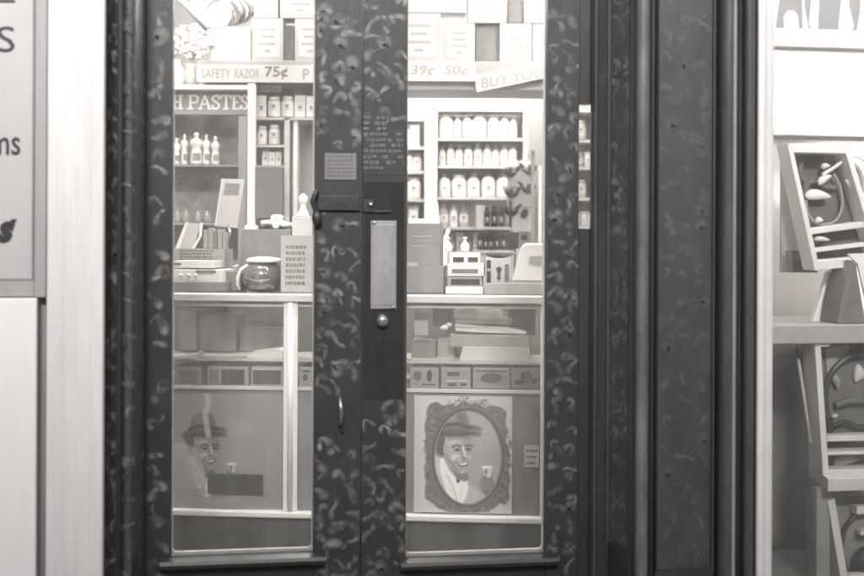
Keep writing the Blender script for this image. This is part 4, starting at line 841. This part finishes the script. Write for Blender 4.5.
# ------------------------------------------------------------------ display window on the right
t = T('display_window', 'bright shop display window with pale frame at the right edge', 'window', deg=9)
b = MB(); b.ext([(756.5,-.29),(757,-.31),(759,-.318),(763,-.318),(765,-.31),(766,-.295),(768,-.29),(771,-.285),(773,-.27)], .02, YT, -.2); b.box(F.u(757,-.3), 2.9, -.318, -.24, .02, .26); b.box(F.u(773,-.3), 2.9, -.31, -.24, 2.3, 2.5); t.part('frame', b, WPAINT)
b = MB(); b.box(F.u(773,-.27), 2.9, -.268, -.262, .261, 2.299); gl = t.part('glass', b, PANE2)
t.done()
t = T('window_lettering', 'large white and grey painted lettering cut off at the top of the display window', 'lettering', deg=9)
LW = mat('window_letter_white', .82, .5, .04, 9); LGm = mat('window_letter_grey', .33, .5, .12, 9)
b = MB(); b.pbox(772.5, 900, -30, 28, -.2695, .0008); bd = t.part('band', b, LGm)
for pts in ([(772.5,-30),(780,-30),(778,0),(774,28),(772.5,28)], [(783,28),(783,14),(787,9),(793,9),(797,14),(798,28)], [(800,-30),(806,-30),(803,4),(808,28),(802,28)], [(813,-30),(819,-30),(817,28),(811,28),(808,22)], [(843,-30),(849,-30),(848,4),(853,24),(852,28),(838,28),(838,20)], [(861,-30),(870,-30),(872,28),(856,28),(859,10)], [(780.2,-30),(799.8,-30),(799,-2),(781,-2)]):
    b = MB(); b.poly(pts, -.2715, .0008); t.part('letter', b, LW, parent=bd)
t.done()
t = T('window_bay', 'white boarded back of the display window', 'window backing', deg=9)
uL = F.u(768, -.2)
zsp = F.z(820, 342, -.02)
LL = mat('bay_shade_grey', .3, .6, .15, 5, .1, stretch=(1,1,.3))  # darker grey below the shelf paints in the shade there
b = MB(); b.box(uL-.015, 2.9, .494, .499, .201, zsp); t.part('lower_shade_sheet', b, LL)
b = MB(); b.box(uL-.019, uL-.014, -.2, .493, .201, zsp); t.part('lower_shade_sheet', b, LL)
b = MB(); b.box(uL-.02, 2.9, .5, .52, .2, 2.52); t.part('back_board', b, mat('bay_white', .74, .5, .06, 5, .1))
b = MB(); b.box(uL-.04, uL-.02, -.2, .52, .02, 2.52); t.part('side_board', b, mat('bay_side', .5, .5, .1, 5, .1, stretch=(1,1,.3)))
b = MB(); b.box(uL-.02, 2.9, -.235, .5, .02, .2); t.part('floor_board', b, MIDG); b = MB(); b.box(uL-.02, 2.9, -.235, .5, 2.45, 2.52); t.part('top_board', b, WHITE)
b = MB(); b.pbox(762, 1000, 43, 47, .475, .024); b.pbox(762, 1000, 127, 135, .47, .029); t.part('batten', b, WHITE, bevel=.004); t.done()
t = T('window_lamp', 'lit tube lamp above the goods in the display window', 'lamp', deg=9)
b = MB(); b.tube([(uL+.1, -.1, 2.38), (2.6, -.1, 2.38)], .025); t.part('tube', b, TUBE); b = MB(); b.box(uL+.08, 2.62, -.13, -.07, 2.41, 2.44); t.part('fitting', b, WPAINT); t.done()
b = MB(); b.box(uL-.010, 2.9, -.02, .44, F.z(820, 342, -.02), F.z(820, 323, -.02)); solo('window_shelf', b, mat('window_shelf_paint', .4, .5, .15, 8, .1), 'thick grey shelf across the display window under the upper tray', 'shelf', bevel=.004, deg=9)
b = MB(); b.poly([(781,141),(789,141),(800,200),(812,268),(781,271)], .3, .01); solo('grey_card', b, CART, 'tall grey card standing behind the upper display tray', 'card', deg=9)
b = MB(); b.pbox(793, 818, 249, 271, .2, .06); solo('dark_block', b, DKG, 'dark block behind the lower corner of the upper tray', 'block', deg=9, bevel=.003)
b = MB(); b.poly([(829,270),(843,262),(838,322),(812,322)], .14, .03); solo('tray_easel', b, WHITE, 'white sloping easel leg under the upper display tray', 'easel', deg=9, bevel=.003)
PADW = mat('white_pad', .82, .4, .06, 12); STRAP = mat('white_strap', .62, .5, .1, 25); BELT = mat('leather_belt', .04, .3, .3, 9)
def rimbox(b, quad, w, v, d, m):
    c = Vector((sum(p[0] for p in quad)/4, sum(p[1] for p in quad)/4)); q = [Vector(p) for p in quad]
    for i in range(4):
        a, e = q[i], q[(i+1) % 4]; b.poly([tuple(a), tuple(e), tuple(e+(c-e)*w/((c-e).length)), tuple(a+(c-a)*w/((c-a).length))], v, d+.0001*i, m)
t = T('display_tray', 'tilted white framed tray of straps and pads in the upper display window', 'display tray', deg=9)
q = [(787,142),(848,141),(884,262),(815,269)]
b = MB(); b.poly(q, .13, .008); t.part('back', b, mat('tray_felt', .12, .7, .15, 12))
b = MB(); rimbox(b, q, 11, .04, .089, None); b.poly([(808,227),(866,219),(868,225),(810,233)], .06, .07); b.poly([(812,247),(868,240),(869,244),(813,251)], .06, .07); t.part('rim', b, WPAINT, bevel=.002)
b = MB(); b.poly([(815,252),(862,246),(858,260),(818,262)], .126, .003); t.part('slot', b, DKG); t.done()
def P3(x, y, v=.09): return F.P(x, y, v)
def pad(x, y, rx, ry, rot, label, m=PADW):
    b = MB(); b.blob((0,0,0), (rx/320, .016, ry/320), n=22, k=14); c = F.w(P3(x, y)); q = rx/320; b.v = [Vector((p.x, p.y, p.z*(1-.45*(p.x/q)) - .35*ry/320*(p.x/q)**2)) for p in b.v]; ro = Matrix.Rotation(R(-rot), 4, 'Y')
    b.v = [c+ro@p for p in b.v]; solo('truss_pad', b, m, label, 'pad', deg=9)
pad(810,149,5,3,0,'small white button pad at the top of the upper tray'); pad(818,193,15,5.5,-4,'large white curved pad in the middle of the upper tray'); pad(824,177,9,4,32,'slanting white pad above the large curved one'); pad(825,164,5,3,10,'small round white pad near the top of the upper tray'); pad(819,218,4,3,0,'tiny white pad at the bottom of the upper tray'); pad(822,237,9,2.6,-5,'narrow pad on the lower ledge of the upper tray'); pad(852,172,4.5,9,-10,'upright white pad at the right of the upper tray')
def strap(pts, r, m, label, v=.1):
    P = []
    for i in range(len(pts)-1):
        p0, p1, p2, p3 = [pts[max(0, min(len(pts)-1, i+k))] for k in (-1, 0, 1, 2)]
        for s_ in range(5):
            u = s_/5; P.append(tuple(.5*((2*p1[j])+(-p0[j]+p2[j])*u+(2*p0[j]-5*p1[j]+4*p2[j]-p3[j])*u*u+(-p0[j]+3*p1[j]-3*p2[j]+p3[j])*u**3) for j in (0, 1)))
    P.append(pts[-1]); b = MB(); b.tube([F.P(x, y, v) for x, y in P], r); solo('strap', b, m, label, 'strap', deg=9)
strap([(822,173),(835,165),(846,157),(856,154),(866,160)], .006, PADW, 'white strap running up right in the upper tray', .085)
strap([(806,198),(808,212),(818,222),(834,220),(842,205),(840,185),(833,172)], .0045, CART, 'thin grey looped strap round the bottom of the upper tray')
strap([(846,160),(856,165),(862,178),(862,195),(858,206)], .008, CART, 'broad grey strap curving down the right of the upper tray')
strap([(846,178),(852,186),(860,191),(870,197)], .006, PADW, 'short white strap at the right edge of the upper tray', .08)
strap([(801,160),(800,172),(806,182),(804,196)], .01, DKG, 'dark strap at the left of the upper tray', .11)
strap([(803,186),(812,180),(820,184),(836,186)], .009, DKG, 'dark band over the large curved pad', .115)
# wedge box
t = T('wedge_box', 'dark sided wedge shaped box with white top on the window shelf', 'box', deg=9)
b = MB(); b.poly([(851,258),(856,262),(866,321.5),(838,321.5),(841,300)], .0, .12); t.part('side', b, CARTD, bevel=.002); b = MB(); b.poly([(848,252),(900,250),(905,321.5),(872,321.5),(858,262)], -.012, .011); t.part('front', b, WHITE); t.done()
# lower tray
b = MB(); b.tube([F.P(797,346,.1), F.P(804,390,.07), F.P(811.5,441,.04)], .0055); solo('easel_rod', b, CREAM, 'thin slanting rod below the window shelf', 'rod', deg=9)
t = T('display_tray', 'lower white framed tray holding dark belts under the window shelf', 'display tray', deg=9)
q = [(816,340),(905,342),(910,472),(824,472)]
b = MB(); b.poly(q, .1, .01); t.part('back', b, mat('tray_felt_grey', .15, .7, .2, 9)); b = MB(); b.poly([(815,340),(821,338),(830,472),(824,472)], .0, .1); b.poly([(813,338.5),(832,341),(830,345),(818,345)], -.004, .05, WHITE); b.pbox(828, 905, 433, 439, .03, .06); b.pbox(828, 905, 449, 452.5, .02, .07); b.pbox(829, 905, 467, 472, .02, .07); t.part('rim', b, WPAINT, bevel=.002)
b = MB(); b.poly([(821.2,346),(826,346),(829,430),(827,430)], .094, .003); t.part('lining', b, DKG); t.done()
strap([(832,430),(826,405),(828,380),(842,360),(862,352),(884,358)], .011, BELT, 'thick black belt arching over the lower tray', .075)
strap([(834,425),(845,420),(860,425),(880,424)], .009, BELT, 'black belt lying along the bottom of the lower tray', .08)
strap([(836,404),(850,399),(866,400),(884,396)], .012, DKG, 'dark grey strap across the middle of the lower tray', .08)
pad(836,378,4.5,9,28,'leaf shaped grey pad inside the black belt',CART); pad(860,371,7,9,0,'round light pad at the right edge of the lower tray',STRAP); pad(835,414,4,2.5,30,'small pale stud in the lower tray',STRAP); pad(846,458,14,6,8,'grey moulded pad in the lower tray slot',CART); pad(838,444,9,2.5,-6,'dark small pad between the lower tray ledges',DKG)
b = MB(); b.poly([(826,346),(850,344),(848,356),(836,366),(828,378)], .085, .006); solo('pale_card', b, CART, 'pale card tucked in the corner of the lower tray', 'card', deg=9)
t = T('tray_stand', 'white edged box stand carrying the lower tray', 'stand', deg=9)
b = MB(); u0, u1 = F.u(829, -.08), 2.0; z1, z0 = F.z(829, 477, -.08), F.z(829, 490, -.08)
vs = [(u0, -.08, z0), (u1, -.08, z0), (u1, .2, z0), (F.u(809,.2), .2, z0), (u0, -.08, z1), (u1, -.08, z1), (u1, .2, z1), (F.u(809,.2), .2, z1)]
b.add(vs, [(0,1,2,3),(4,5,6,7),(0,1,5,4),(1,2,6,5),(2,3,7,6),(3,0,4,7)]); t.part('top', b, WPAINT, bevel=.003)
b = MB(); b.box(F.u(811,.14), F.u(817,.14), .14, .17, .2, z0-.001); b.box(F.u(818,-.02), F.u(831,-.02), -.02, .01, .2, z0-.001); t.part('leg', b, MIDG); t.done()
t = T('display_tray', 'lowest slanting tray with a round black strap, cut off by the frame', 'display tray', deg=9)
b = MB(); b.poly([(832,496),(905,494),(915,640),(856,640)], .05, .01); t.part('back', b, mat('tray_felt_low', .3, .7, .2, 9)); b = MB(); b.poly([(829,500),(836,497),(861,640),(853,640)], -.03, .08); b.pbox(858, 905, 504, 512, .0, .04); b.pbox(862,905,528,533,.0,.04); t.part('rim', b, WPAINT, bevel=.002); t.done()
strap([(850,575),(843,550),(846,528),(857,514),(872,510)], .009, BELT, 'round black belt in the lowest slanting tray', .02)
b = MB(); b.blob(F.P(868,562,.02), (.05,.03,.06)); solo('dark_pouch', b, BELT, 'dark pouch bulging from the lowest tray', 'pouch', deg=9)
b = MB(); b.poly([(850,573),(905,569),(905,584),(852,590)], -.02, .03); solo('white_slip', b, WHITE, 'white slip at the bottom of the lowest tray', 'card', deg=9)
# upper shop wall over the doors
b = MB(); b.box(-6, 6, -.1, .2, YT+.001, 6.5); solo('upper_wall', b, mat('fascia_brick', .25, .8, .2, 5, .3), 'plain wall above the shopfront, out of the picture', 'wall', deg=9)
b = MB(); b.box(2.92, 6, -.3, -.05, .01, YT); solo('end_wall', b, GREYW, 'grey wall beyond the display window', 'wall', deg=9)
